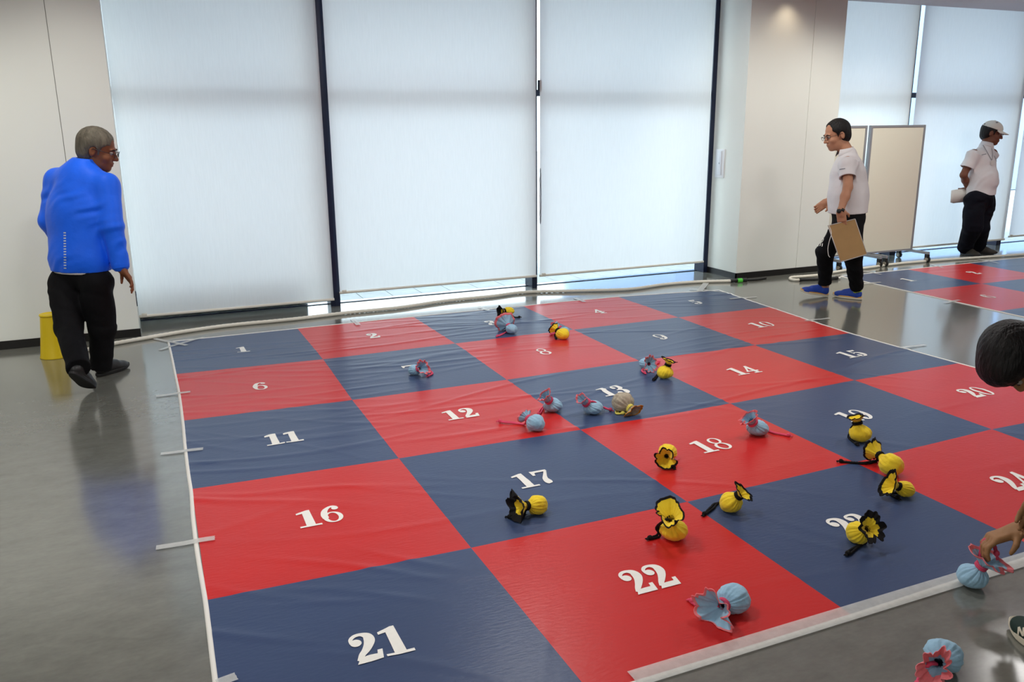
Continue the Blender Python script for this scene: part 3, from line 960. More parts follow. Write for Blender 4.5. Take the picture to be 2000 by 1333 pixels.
def bag(kind, ball, mouth, rf, cords, label, seed, flat=0.82, elong=1.0, neck=0.5, droop=0.0, waves=5, wave=0.22, hemw=0.2, held=None, rneck=0.25, lift=0.0, sq=None):
    g = np.random.default_rng(seed)
    fab, hem, crd = STYLE[kind]
    u, v, rp = ball
    R = rp / FPX * depth_of(at_floor(u, v))
    hc = R * flat * 0.92
    base = at_floor(u, v, hc + 0.004 + lift)
    fx, fy = np.meshgrid(np.linspace(-R, R, 9), np.linspace(-R, R, 9))
    z0 = float(surface_z(base[0] + fx, base[1] + fy).max()) + 0.0012
    if mouth[2] == 'up':
        M = at_depth(mouth[0], mouth[1], depth_of(base) + mouth[3])
    else:
        M = at_floor(*mouth)
    ax = M - base
    D = max(np.linalg.norm(ax), 1.45 * R)
    n = unit(ax)
    nk = max(1.08 * R * elong, neck * D)
    L = D - nk + 0.010
    cr = 0.0042 + 0.012 * R
    rn = rneck * R
    e1 = unit(np.cross(n, [0.13, 0.21, 1.0])); e2 = np.cross(n, e1)
    tw = g.uniform(0, math.pi)
    e1, e2 = e1 * math.cos(tw) + e2 * math.sin(tw), e2 * math.cos(tw) - e1 * math.sin(tw)
    prof = []
    for ph in np.linspace(math.pi, 0.62, 22):
        prof.append((R * elong * math.cos(ph) if math.cos(ph) > 0 else R * math.cos(ph), R * math.sin(ph), 'b'))
    s1, r1 = prof[-1][:2]
    for t in np.linspace(0.12, 1, 8):
        prof.append((s1 + (nk - s1) * t, r1 + (rn - r1) * (1 - (1 - t) ** 1.6), 'n'))
    NT = 12
    for t in np.linspace(1 / NT, 1, NT):
        prof.append((nk + 1.1 * cr + L * t, rn + (rf - rn) * (0.55 * t ** 1.5 + 0.45 * t), t))
    K = 72
    th = np.linspace(0, 2 * math.pi, K, endpoint=False)
    p = g.uniform(0, 6.28, 12)
    def crease(m, ph, wob):
        return np.abs(np.cos(0.5 * (m * th + ph + wob))) ** 0.7
    odd = lambda m: m if m % 2 == 0 else m + 1
    pleat = 1.5 * (0.55 * crease(14, p[0], 1.6 * np.sin(2 * th + p[1])) + 0.35 * crease(22, p[2], 1.2 * np.sin(3 * th + p[3])) + 0.3 * crease(8, p[4], 0.8 * np.sin(th + p[6])) - 0.85)
    lump = 0.55 * np.sin(2 * th + p[5]) + 0.45 * np.sin(3 * th + p[6])
    wv = odd(waves)
    ruff = 1.7 * (0.7 * crease(wv, p[7], 1.5 * np.sin(2 * th + p[8]) + 0.9 * np.sin(th + p[5])) + 0.3 * crease(2 * wv, p[9], np.sin(3 * th + p[8])) - 0.62) * (1 + 0.45 * np.sin(th + p[6]))
    sq = sq or g.uniform(0.5, 0.8)
    edge = np.sin((waves - 1) * th + p[10]) * 0.6 + np.sin(2 * th + p[11]) * 0.5
    def ring(s, r, tag_, off=0.0):
        if tag_ == 'b':
            q = max(0.0, s / R)
            rr = r * (1 + 0.045 * lump + (0.03 + 0.13 * max(0.0, s / R + 0.35)) * pleat); ss = np.full(K, s)
            w = 1.0
        elif tag_ == 'n':
            f = (s - s1) / max(1e-6, nk - s1)
            rr = r * (1 + 0.045 * lump * (1 - f) + (0.13 + 0.12 * f) * pleat); ss = np.full(K, s)
            w = 1 - f
        else:
            t = tag_
            rr = r * (1 + 1.15 * wave * (0.4 + 0.6 * t) * ruff + (0.06 + 0.10 * (1 - t)) * pleat) + off
            ss = s + L * 0.16 * t * edge - L * 0.06 * t * ruff - L * 0.10 * t * t
            w = 0.0
        P = base + ss[:, None] * n + (rr * np.cos(th))[:, None] * e1 + (rr * np.sin(th) * (1 - (1 - sq) * (tag_ if not isinstance(tag_, str) else 0)))[:, None] * e2
        P[:, 2] = np.where(True, base[2] + (P[:, 2] - base[2]) * (1 - w + w * flat), P[:, 2])
        if w == 0.0 and droop:
            P[:, 2] -= droop * tag_ ** 1.5
        if w > 0.0:
            q3 = (P - base) / R
            dsp = 0.045 * np.sin(3.1 * q3[:, 0] + p[0] + 2 * np.sin(2.3 * q3[:, 1] + p[1])) * np.cos(2.7 * q3[:, 2] + p[2]) + 0.022 * np.sin(8 * q3[:, 0] + 5 * q3[:, 1] + p[3]) * np.cos(7 * q3[:, 2] + p[4])
            P = P + (w * dsp * R)[:, None] * (q3 / np.maximum(0.3, np.linalg.norm(q3, axis=1))[:, None])
        low = z0 + 0.0006 + 0.0016 * (0.5 + 0.5 * np.sin(5 * th + s * 40))
        P[:, 2] = np.where(P[:, 2] < low + 0.006, low + 0.006 * np.exp((np.minimum(P[:, 2] - low, 0.006) - 0.006) / 0.006), P[:, 2])
        return P
    rings = [ring(*q) for q in prof] + [ring(*q, off=-0.0022) for q in prof[-NT:][::-1]]
    V = np.concatenate(rings)
    m = len(rings)
    F = [(i * K + k, i * K + (k + 1) % K, (i + 1) * K + (k + 1) % K, (i + 1) * K + k) for i in range(m - 1) for k in range(K)]
    F.append(tuple(range(K))[::-1])
    root = thing('drawstring_bag', (base[0], base[1], z0), label, 'bag', BAGGROUP[kind])
    obj('pouch', V, F, fab, root)
    # bound hem over the rim of the frill
    nh = max(2, int(NT * hemw) + 1)
    hr = [ring(*q, off=0.0014) for q in prof[-nh:]] + [ring(prof[-1][0] + 0.002, prof[-1][1], 1.0, off=-0.001)] + [ring(*q, off=-0.0036) for q in prof[-nh:][::-1]]
    V = np.concatenate(hr); m = len(hr)
    F = [(i * K + k, i * K + (k + 1) % K, (i + 1) * K + (k + 1) % K, (i + 1) * K + k) for i in range(m - 1) for k in range(K)]
    obj('hem', V, F, hem, root)
    # drawstring: two turns round the neck, tails ending in a knot
    nc = base + n * nk
    nc[2] = max(nc[2], z0 + 0.004)
    parts = []
    for dz in (-0.62, 0.35):
        pts = [nc + n * cr * 1.6 * dz + (rn * 1.06 + cr * 0.95) * (math.cos(t) * e1 + math.sin(t) * e2) * (1 + 0.05 * math.sin(3 * t + dz)) for t in np.linspace(0, 2 * math.pi, 28, endpoint=False)]
        pts = np.array(pts); pts[:, 2] = np.maximum(pts[:, 2], z0 + cr * 0.8)
        parts.append(tube(pts, cr, 8, twist=500, lobes=2, depth=0.12, closed=True))
    ends = []
    for c in cords:
        W = []
        for q in c:
            W.append(at_floor(q[0], q[1], (q[2] if len(q) > 2 else z0 + cr)) if not (len(q) > 3) else at_depth(q[0], q[1], q[3]))
        if held is None or True:
            d0 = unit(W[0] - nc)
            W = [nc + d0 * (rn * 1.0)] + W
        W = spline(W, 9)
        for i in range(len(W)):
            zz = float(surface_z(W[i:i + 1, 0], W[i:i + 1, 1])[0]) + cr * 0.95
            W[i, 2] = max(W[i, 2], zz)
        T = np.gradient(W, axis=0); sd = np.cross(T, [0, 0, 1.0]); sd /= np.maximum(1e-9, np.linalg.norm(sd, axis=1))[:, None]
        wob = np.sin(np.linspace(0, 7, len(W)) + seed)[:, None]
        parts.append(tube(W + sd * cr * (0.95 + 0.5 * wob), cr, 8, twist=500, lobes=2, depth=0.12))
        parts.append(tube(W - sd * cr * (0.95 + 0.5 * wob), cr, 8, twist=500, lobes=2, depth=0.12))
        ends.append((W[-1], unit(W[-1] - W[-3])))
    obj('cord', *join(*parts), crd, root)
    for e, d in ends:
        e = e.copy(); e[2] += cr * 0.6
        kp = [e - d * cr * 2, e, e + d * cr * 2.0]
        fr = [tube([e + d * cr * 1.5, e + d * cr * 4.5 + unit(np.cross(d, [0, 0, 1])) * cr * a + np.array([0, 0, -cr * 0.8])], [cr * 0.7, cr * 0.45], 6) for a in (-1.3, 0, 1.3)]
        obj('knot', *join(tube(spline(kp, 5), [cr * 1.1, cr * 2.1, cr * 2.2, cr * 1.6], 10), *fr), crd, root)
    return root

bag('Y', (994, 608, 10), (977, 608, 0.055), 0.048, [[(998, 616), (1006, 620), (1014, 620)]], 'yellow bag lying farthest back, right by the far mat edge', 1, hemw=0.7, neck=0.55)
bag('B', (999, 643, 11.5), (987, 630, 0.075), 0.090, [[(990, 648), (981, 653), (972, 657)]], 'blue bag with a wide open pink rimmed frill right of the number three', 2, sq=0.95, neck=0.5, waves=4, wave=0.12)
bag('B', (1103, 647, 9), (1084, 634, 0.075), 0.045, [[(1084, 650), (1076, 654)]], 'blue bag mostly hidden behind a yellow one at a corner of four squares', 3)
bag('Y', (1099, 653, 13), (1083, 642, 0.075), 0.055, [[(1085, 655), (1086, 662)]], 'yellow bag lying in front of a half hidden blue bag', 4, flat=0.8)
bag('B', (809, 723, 12), (826, 718, 0.075), 0.052, [[(836, 724), (844, 730), (836, 735)]], 'blue bag covering the number seven, its crumpled frill to the right', 5, waves=7, wave=0.3)
bag('B', (1262, 710, 13), (1270, 712, 0.055), 0.060, [[(1262, 716), (1254, 724), (1259, 729)], [(1280, 712), (1286, 708)]], 'crumpled blue bag seen into its mouth, left of an upright yellow bag', 6, waves=8, wave=0.36, sq=0.7)
bag('Y', (1299, 728, 15), (1307, 707, 0.115), 0.048, [[(1291, 719), (1283, 734), (1277, 742)]], 'yellow bag standing beside a crumpled blue one, frill raised', 7, flat=0.8, wave=0.3)
bag('B', (1080, 792, 18), (1064, 773, 0.120), 0.044, [[(1068, 782, 0.07), (1060, 797), (1052, 809)]], 'blue bag leaning left beside the number twelve square, pink cord running down to another bag', 8, flat=0.72, rneck=0.3)
bag('B', (1046, 827, 18), (1027, 815, 0.065), 0.048, [[(1024, 829), (1000, 826), (977, 824)]], 'round blue bag on red with a long pink cord stretched out to the left', 9, flat=0.9)
bag('B', (1158, 796, 19), (1136, 780, 0.105), 0.040, [[(1160, 785, 0.08), (1176, 795, 0.03), (1192, 801)]], 'blue bag below the number thirteen with its pink cord over its right side', 10, flat=0.68, rneck=0.3)
bag('G', (1216, 786, 21), (1233, 800, 0.035), 0.062, [[(1210, 800), (1205, 808), (1216, 808)], [(1228, 806), (1236, 806)]], 'grey patterned bag with orange hem and pale yellow cord', 11, flat=0.9, waves=4, wave=0.3)
bag('B', (1479, 836, 21), (1463, 817, 0.115), 0.052, [[(1496, 841), (1513, 846), (1540, 851)]], 'blue bag with fanned frill right of the number eighteen', 12, flat=0.7, rneck=0.3, waves=6)
bag('Y', (1304, 884, 18), (1300, 898, 0.055), 0.052, [[(1310, 903), (1316, 914)]], 'yellow bag seen into its black edged mouth, left of the number eighteen', 13, sq=0.85, wave=0.26, waves=4, hemw=0.14)
bag('Y', (1050, 987, 20), (1008, 990, 0.060), 0.070, [[(1025, 1000), (1018, 1012), (996, 1011)]], 'yellow bag below the number seventeen with a big black frill on its left', 14, flat=0.92, hemw=0.45, waves=5, wave=0.3)
bag('Y', (1316, 1036, 26), (1306, 1001, 0.135), 0.072, [[(1300, 1016, 0.11), (1284, 1030, 0.05), (1286, 1047), (1270, 1052)]], 'yellow bag at the top of red square twenty-two, cord hanging down its left side', 15, flat=0.72, rneck=0.3, waves=4, wave=0.26, hemw=0.16)
bag('Y', (1427, 982, 21), (1444, 968, 0.085), 0.048, [[(1402, 984), (1390, 993), (1376, 1005)]], 'ball shaped yellow bag on navy with a thick black cord to its lower left', 16, flat=0.9)
bag('Y', (1680, 847, 20), (1673, 819, 0.120), 0.050, [[(1666, 832, 0.08), (1659, 855), (1673, 868)]], 'yellow bag standing on the number nineteen, black cord looped on its left', 17, flat=0.82, rneck=0.3)
bag('Y', (1742, 909, 21), (1704, 879, 0.075), 0.058, [[(1712, 901), (1690, 905), (1666, 904), (1643, 902)]], 'yellow bag with a long black cord reaching left, upper of the two touching ones', 18, flat=1.0, elong=1.1, neck=0.62, wave=0.28)
bag('Y', (1768, 956, 17), (1738, 944, 0.075), 0.062, [[(1755, 962), (1738, 964), (1752, 973)]], 'yellow bag with black edged frill, lower of the two touching ones', 19, flat=0.9, waves=3, wave=0.2, neck=0.45)
bag('Y', (1676, 1041, 23), (1700, 1031, 0.095), 0.060, [[(1690, 1060), (1672, 1070), (1656, 1082)]], 'yellow bag covering the number twenty-three', 20, sq=0.85, flat=0.9, hemw=0.4, wave=0.3)
bag('B', (1433, 1170, 31), (1393, 1194, 0.050), 0.074, [[(1380, 1190), (1367, 1184), (1352, 1176)]], 'big blue bag below the number twenty-two, open pink edged frill towards the viewer', 21, flat=0.85, waves=6, wave=0.30, hemw=0.16, sq=0.85)
bag('B', (1844, 1280, 34), (1824, 1308, 0.070), 0.062, [[(1812, 1300, 0.06), (1802, 1322), (1792, 1338)]], 'blue bag lying on the bare grey floor by the near mat edge', 22, flat=0.85, waves=6, wave=0.36, hemw=0.5)
HANDBAG = bag('B', (1899, 1126, 27), (1928, 1094, 0.120), 0.074, [[(1912, 1094, 0.12, 2.985), (1917, 1076, 0.16, 2.975), (1925, 1056, 0.2, 2.965), (1940, 1062, 0.19, 2.96), (1946, 1082, 0.16, 2.955)]],
              'blue bag at the mat edge being picked up by its pink cord', 23, flat=0.8, waves=5, wave=0.28)

# ------------------------------------------------------------------ people
M_SKIN = mat('tanned_skin', (166, 112, 84), 0.55, 0.35, var=0.06, vscale=25, bump=0.05, bscale=200)
M_SKIN2 = mat('warm_skin', (186, 134, 104), 0.55, 0.35, var=0.06, vscale=25, bump=0.05, bscale=200)
M_HAIRG = mat('grey_hair', (98, 92, 80), 0.6, 0.3, var=0.35, vscale=40, bump=0.7, bscale=90, stretch=(1, 1, 0.25))
M_HAIRK = mat('black_hair', (15, 13, 13), 0.55, 0.35, var=0.3, vscale=40, bump=0.7, bscale=110, stretch=(1, 1, 0.25))
M_EYE = mat('eye_white', (178, 168, 158), 0.3)
M_IRIS = mat('dark_iris', (24, 16, 12), 0.2)
M_BLUEJ = mat('royal_blue_nylon', (8, 102, 250), 0.55, 0.3, var=0.05, vscale=6, bump=0.4, bscale=16, sheen=0.1)
M_POLO = mat('white_polo_knit', (224, 220, 220), 0.85, 0.15, var=0.02, vscale=12, bump=0.2, bscale=26)
M_TROU = mat('black_trouser_cloth', (15, 15, 18), 0.8, 0.15, var=0.15, vscale=10, bump=0.3, bscale=24)
M_NAVYT = mat('navy_trouser_cloth', (13, 14, 24), 0.8, 0.15, var=0.15, vscale=10, bump=0.3, bscale=24)
M_GLS = mat('spectacle_rim', (24, 18, 17), 0.4)
M_SHB = mat('blue_shoe_mesh', (26, 66, 168), 0.6, var=0.1, vscale=60)
M_SHK = mat('black_shoe_leather', (24, 24, 25), 0.45)
M_SHO = mat('olive_shoe_suede', (54, 50, 42), 0.7)
M_SHG = mat('dark_green_suede', (16, 44, 36), 0.75)
M_SOLW = mat('cream_sole', (216, 206, 184), 0.6)
M_SOLK = mat('black_sole', (18, 18, 18), 0.6)
M_SOLY = mat('amber_midsole', (226, 170, 70), 0.5)
M_LIME = mat('lime_sock', (196, 220, 50), 0.7)
M_CAP = mat('white_cap_cotton', (228, 226, 216), 0.85, bump=0.15, bscale=200)
M_CARD = mat('brown_cardboard', (168, 134, 90), 0.8, 0.2, var=0.04, vscale=14)
M_PAPER = mat('white_paper', (216, 214, 208), 0.75)
M_GREY = mat('grey_print', (140, 140, 146), 0.7)
M_REFL = mat('silver_reflective_dots', (200, 212, 226), 0.35)
Z = np.array([0, 0, 1.0])
RTH = unit([rt[0], rt[1], 0]); AWH = unit([fw[0], fw[1], 0])
PD = at_depth

def frame(f, u):
    f = unit(f); u = unit(np.asarray(u, float) - f * (np.asarray(u, float) @ f))
    return np.stack([np.cross(f, u), f, u])          # right, forward, up

def hand_prims(w, d, nrm, side, curl, s=1.0, thumb=0.5):
    """palm, four fingers of three bones each, thumb; nrm = where the palm faces, side = +1/-1 thumb side"""
    d = unit(d); nrm = unit(np.asarray(nrm) - d * (np.asarray(nrm) @ d)); l = np.cross(nrm, d) * side
    A = np.stack([l, d, nrm])
    P = [(rbox(w + d * 0.052 * s, np.array([0.040, 0.050, 0.0135]) * s, A, 0.012 * s), 0.014), (cap(w - d * 0.01, w + d * 0.03 * s, 0.025 * s, 0.026 * s), 0.02)]
    for off, ln, c in [(0.029, 0.082, 0.9), (0.010, 0.092, 1.0), (-0.010, 0.085, 1.08), (-0.029, 0.066, 1.2)]:
        p = w + d * (0.094 - 0.05 * abs(off)) * s + l * off * s
        a = 0.0; q = p
        for seg, r0, r1 in [(0.46, 0.0094, 0.0088), (0.30, 0.0088, 0.0080), (0.24, 0.0080, 0.0070)]:
            a += curl * c * (0.55 if seg == 0.46 else 0.8)
            dirn = d * math.cos(a) + nrm * math.sin(a) + l * off * 0.5
            e = q + unit(dirn) * ln * seg * s
            P.append((cap(q, e, r0 * s, r1 * s), 0.004)); q = e
    p = w + d * 0.022 * s + l * 0.034 * s + nrm * 0.004 * s
    q = p + unit(d * 0.75 + l * 0.75 + nrm * thumb) * 0.042 * s
    e = q + unit(d * 0.95 + l * 0.10 + nrm * (thumb + 0.25)) * 0.032 * s
    P += [(cap(w + d * 0.012 * s + l * 0.016 * s, p, 0.015 * s, 0.0145 * s), 0.012), (cap(p, q, 0.0135 * s, 0.0105 * s), 0.006), (cap(q, e, 0.0105 * s, 0.008 * s), 0.003)]
    return P

def head_prims(c, A, s):
    L = lambda x, y, z: c + s * (np.array([x, y, z]) @ A)
    P = [(ell(L(0, -0.012, 0.032), np.array([0.077, 0.096, 0.086]) * s, A), 0.0), (ell(L(0, 0.030, -0.040), np.array([0.060, 0.062, 0.074]) * s, A), 0.03),
         (ell(L(0, 0.066, -0.094), np.array([0.026, 0.022, 0.020]) * s, A), 0.025), (ell(L(0, 0.020, -0.075), np.array([0.056, 0.055, 0.034]) * s, A), 0.03),
         (ell(L(0, 0.080, 0.024), np.array([0.050, 0.013, 0.011]) * s, A), 0.015), (ell(L(0.040, 0.060, -0.028), np.array([0.024, 0.024, 0.022]) * s, A), 0.02),
         (ell(L(-0.040, 0.060, -0.028), np.array([0.024, 0.024, 0.022]) * s, A), 0.02),
         (cap(L(0, 0.088, 0.008), L(0, 0.108, -0.026), 0.008 * s, 0.0125 * s), 0.010), (ell(L(0.012, 0.098, -0.030), np.array([0.009, 0.010, 0.008]) * s, A), 0.006),
         (ell(L(-0.012, 0.098, -0.030), np.array([0.009, 0.010, 0.008]) * s, A), 0.006),
         (ell(L(0, 0.089, -0.056), np.array([0.023, 0.011, 0.0065]) * s, A), 0.006), (ell(L(0, 0.088, -0.068), np.array([0.020, 0.011, 0.007]) * s, A), 0.006),
         (ell(L(0.079, -0.012, -0.004), np.array([0.009, 0.019, 0.032]) * s, A), 0.006), (ell(L(-0.079, -0.012, -0.004), np.array([0.009, 0.019, 0.032]) * s, A), 0.006)]
    C = [(ell(L(0.031, 0.098, 0.006), np.array([0.017, 0.012, 0.010]) * s, A), 0.008), (ell(L(-0.031, 0.098, 0.006), np.array([0.017, 0.012, 0.010]) * s, A), 0.008),
         (ell(L(0.087, -0.006, -0.002), np.array([0.005, 0.010, 0.018]) * s, A), 0.004), (ell(L(-0.087, -0.006, -0.002), np.array([0.005, 0.010, 0.018]) * s, A), 0.004),
         (ell(L(0, 0.104, -0.062), np.array([0.022, 0.010, 0.0022]) * s, A), 0.004)]
    return P, C

def bounds(*pts, pad=0.2):
    P = np.array(pts)
    return P.min(0) - pad, P.max(0) + pad

def head_extras(root, c, A, s, glasses=True, eyes=True):
    L = lambda x, y, z: c + s * (np.array([x, y, z]) @ A)
    for sg in (1, -1):
        V, F = [], []
        n = 12
        for r_, m_, nm in ((0.0112, M_EYE, 'eye'), (0.0062, M_IRIS, 'iris')):
            cc_ = L(0.031 * sg, 0.079 if nm == 'eye' else 0.0875, 0.006)
            v = [cc_ + s * r_ * np.array([math.sin(a) * math.cos(b), math.sin(a) * math.sin(b), math.cos(a)]) for a in np.linspace(0.01, math.pi - 0.01, 9) for b in np.linspace(0, 2 * math.pi, n, endpoint=False)]
            f = [(i * n + k, i * n + (k + 1) % n, (i + 1) * n + (k + 1) % n, (i + 1) * n + k) for i in range(8) for k in range(n)]
            if nm == 'eye': e = obj('eye', v, f, m_, root)
            else: obj('iris', v, f, m_, e)
        ey = [L(sg * x, y, z) for x, y, z in ((0.014, 0.094, 0.022), (0.032, 0.092, 0.028), (0.050, 0.078, 0.022))]
        obj('eyebrow', *tube(spline(ey, 4), [0.003 * s, 0.0042 * s, 0.002 * s], 6), M_HAIRK, root)
    if glasses:
        parts = []
        for sg in (1, -1):
            rim = [L(sg * (0.033 + 0.023 * math.cos(t)), 0.110 - 0.25 * abs(0.023 * math.cos(t)) * (1 if math.cos(t) > 0 else 0), 0.003 + 0.016 * math.sin(t)) for t in np.linspace(0, 2 * math.pi, 24, endpoint=False)]
            parts.append(tube(np.array(rim), 0.0018 * s, 6, closed=True))
            parts.append(tube(np.array([L(sg * 0.056, 0.106, 0.008), L(sg * 0.080, 0.06, 0.010), L(sg * 0.084, -0.008, 0.012), L(sg * 0.083, -0.03, -0.006)]), 0.0017 * s, 6))
        parts.append(tube(np.array([L(0.010, 0.111, 0.008), L(-0.010, 0.111, 0.008)]), 0.0016 * s, 6))
        obj('spectacles', *join(*parts), M_GLS, root)

def hair_mesh(c, A, s, style, seed, h=0.0045):
    L = lambda x, y, z: c + s * (np.array([x, y, z]) @ A)
    v = Vol(c - 0.17 * s, c + 0.17 * s, h)
    v.add(ell(L(0, -0.018, 0.036), np.array([0.088, 0.106, 0.096]) * s, A), 0)
    v.add(ell(L(0, -0.050, -0.015), np.array([0.078, 0.066, 0.075]) * s, A), 0.02)
    if style != 'full':
        v.cut(ell(L(0, 0.090, -0.055), np.array([0.085, 0.082, 0.105]) * s, A), 0.012)
        v.cut(ell(L(0, 0.11, 0.035), np.array([0.064 if style == 'short' else 0.074, 0.055 if style == 'short' else 0.095, 0.070 if style == 'short' else 0.090]) * s, A), 0.012)
        for sg in (1, -1):
            v.cut(ell(L(sg * 0.06, 0.075, 0.0), np.array([0.042, 0.05, 0.05]) * s, A), 0.01)
        for sg in (1, -1):
            v.cut(ell(L(sg * 0.085, -0.004, -0.022), np.array([0.03, 0.026, 0.046]) * s, A), 0.008)
    else:
        v.add(ell(L(0, 0.035, 0.062), np.array([0.080, 0.070, 0.062]) * s, A), 0.02)
        v.cut(ell(L(0, 0.095, -0.070), np.array([0.085, 0.075, 0.085]) * s, A), 0.012)
        for sg in (1, -1):
            v.cut(ell(L(sg * 0.088, 0.008, -0.045), np.array([0.03, 0.024, 0.04]) * s, A), 0.008)
    v.plane(L(0, 0, -0.085), -A[2])
    g = np.random.default_rng(seed)
    D = [unit(A[0] * g.normal() + A[1] * 0.3 * g.normal() + A[2] * 0.15 * g.normal()) for _ in range(4)]
    v.noise(lambda P: 0.0007 * np.sin(420 * ((P - c) @ D[0]) + 3 * np.sin(60 * ((P - c) @ D[1]))) + 0.0010 * np.sin(190 * ((P - c) @ D[2]) + 2 * np.sin(45 * ((P - c) @ D[3]))))
    return v.mesh()

def shoe(root, heel, toe, up, upper, sole, tongue=None, mid=None, size=1.0):
    """heel and toe: points under the shoe"""
    L = 0.27 * size
    f = unit(np.asarray(toe) - heel); A = frame(f, up); r, u = A[0], A[2]
    k = L / 0.27
    g = lambda x, y, z: np.asarray(heel) + (r * x + f * y + u * z) * k
    v = Vol(*bounds(heel, toe, np.asarray(heel) + u * 0.13, pad=0.07), 0.0045)
    v.add(cap(g(0, 0.046, 0.045), g(0, 0.16, 0.036), 0.040 * k, 0.040 * k), 0)
    v.add(ell(g(0, 0.195, 0.026), np.array([0.047, 0.072, 0.036]) * k, A), 0.02)
    v.add(cap(g(0, 0.050, 0.060), g(0, 0.052, 0.098), 0.037 * k, 0.036 * k), 0.02)
    v.add(cap(g(0, 0.10, 0.075), g(0, 0.16, 0.055), 0.028 * k, 0.024 * k), 0.02)
    v.cut(ell(g(0, 0.052, 0.118), np.array([0.029, 0.034, 0.03]) * k, A), 0.006)
    v.plane(g(0, 0, 0.014), -u)
    o = obj('shoe', *v.mesh(), upper, root)
    def slab(z0, z1, grow, m, name):
        V, F = [], []
        pr = []
        for t in np.linspace(0, 2 * math.pi, 40, endpoint=False):
            y = 0.138 + (0.136 + grow) * math.sin(t)
            wdt = 0.036 + 0.012 * math.exp(-((y - 0.195) / 0.055) ** 2)
            pr.append((math.copysign(abs(math.cos(t)) ** 0.7, math.cos(t)) * (wdt + grow), y))
        for z, q in ((z0, 0.96), (z0 + 0.004, 1.0), (z1 - 0.003, 1.0), (z1, 0.97)):
            for x, y in pr:
                V.append(g(x * q, 0.138 + (y - 0.138) * q, z + 0.010 * max(0, (y - 0.2) / 0.07) ** 2))
        for i in range(3):
            for j in range(40):
                F.append((i * 40 + j, i * 40 + (j + 1) % 40, (i + 1) * 40 + (j + 1) % 40, (i + 1) * 40 + j))
        F += [tuple(range(40))[::-1], tuple(range(120, 160))]
        obj(name, V, F, m, o, smooth=False)
    if mid:
        slab(0.0, 0.016, 0.004, sole, 'sole'); slab(0.016, 0.026, 0.003, mid, 'midsole')
    else:
        slab(0.0, 0.022, 0.003, sole, 'sole')
    lc = []
    for i in range(4):
        y = 0.095 + 0.02 * i; z = 0.098 - 0.012 * i
        lc.append(tube(spline([g(-0.022, y, z - 0.012), g(0, y + 0.003, z + 0.002), g(0.022, y, z - 0.012)], 4), 0.0026 * k, 6))
    obj('laces', *join(*lc), tongue or upper, o)
    return o

def bvh_of(o):
    me = o.data
    org = ORIGIN[o]
    return BVHTree.FromPolygons([Vector(v.co) + Vector(org) for v in me.vertices], [tuple(p.vertices) for p in me.polygons])

def decal(name, target, pxpath, w, m, parent, lift=0.0025, n=6):
    """a flat print laid on the surface of target along a path"""
    b = bvh_of(target)
    V, F = [], []
    P = spline([np.array(p, float) for p in pxpath], n) if len(pxpath) > 2 else np.array([np.array(pxpath[0], float) + (np.array(pxpath[1], float) - np.array(pxpath[0], float)) * t for t in np.linspace(0, 1, n)])
    pts = []
    for u, v in P:
        hit, nr, _, _ = b.ray_cast(Vector(CAM_C), Vector(unit(ray(u, v))))
        if hit is None: continue
        nr = np.array(nr)
        if nr @ ray(u, v) > 0: nr = -nr
        pts.append((np.array(hit) + nr * lift, nr))
    if len(pts) < 2: return None
    for i, (p, nr) in enumerate(pts):
        d = unit(pts[min(i + 1, len(pts) - 1)][0] - pts[max(i - 1, 0)][0])
        s = unit(np.cross(nr, d))
        V += [p - s * w / 2, p + s * w / 2]
    F = [(2 * i, 2 * i + 1, 2 * i + 3, 2 * i + 2) for i in range(len(pts) - 1)]
    return obj(name, V, F, m, parent, smooth=False)

def person(J, label, group=None, skin=M_SKIN, hair=('short', M_HAIRG), glasses=True, h=0.006, sock=None):
    """J: joints in metres. Builds the continuous body, head details and hair."""
    base = (J['an_L'] + J['an_R']) / 2
    root = thing('person', (base[0], base[1], 0), label, 'person', group)
    A = frame(J['hf'], J['hu']); s = J.get('hs', 1.05); hc = J['head']
    tf = unit(J['tf'])
    pts = [J[k] for k in ('head', 'neck', 'chest', 'pelvis', 'sh_L', 'sh_R', 'el_L', 'el_R', 'wr_L', 'wr_R', 'hip_L', 'hip_R', 'kn_L', 'kn_R', 'an_L', 'an_R')]
    v = Vol(*bounds(*pts, pad=0.21), h)
    hp, hcut = head_prims(hc, A, s)
    v.add(fcap(J['pelvis'], J['chest'], 0.125, 0.135, tf, 0.72), 0)
    v.add(cap(J['chest'], J['neck'] - (J['neck'] - J['chest']) * 0.15, 0.10, 0.06), 0.05)
    v.add(cap(J['sh_L'], J['sh_R'], 0.052, 0.052), 0.05)
    for k in 'LR':
        v.add(cap(J['sh_' + k], J['el_' + k], 0.050, 0.040), 0.03)
        v.add(cap(J['el_' + k], J['el_' + k] * 0.6 + J['wr_' + k] * 0.4, 0.039, 0.040), 0.02)
        v.add(cap(J['el_' + k] * 0.6 + J['wr_' + k] * 0.4, J['wr_' + k], 0.039, 0.0265), 0.02)
        v.add(cap(J['hip_' + k], J['kn_' + k], 0.078, 0.052), 0.04)
        v.add(cap(J['kn_' + k], J['an_' + k], 0.050, 0.034), 0.03)
        v.add(cap(J['an_' + k], J['an_' + k] + unit(J['toe_' + k] - J['an_' + k]) * 0.10, 0.032, 0.026), 0.02)
        for p, kk in hand_prims(J['wr_' + k], *J['hand_' + k]):
            v.add(p, kk)
    v.add(cap(J['neck'], hc + s * (np.array([0, -0.018, -0.055]) @ A), 0.060, 0.054 * s), 0.03)
    for p, k in hp: v.add(p, k)
    for p, k in hcut: v.cut(p, k)
    obj('body', *v.mesh(), skin, root)
    head_extras(root, hc, A, s, glasses)
    if hair:
        obj('hair', *hair_mesh(hc, A, s, hair[0], 3), hair[1], root)
    return root, A, s

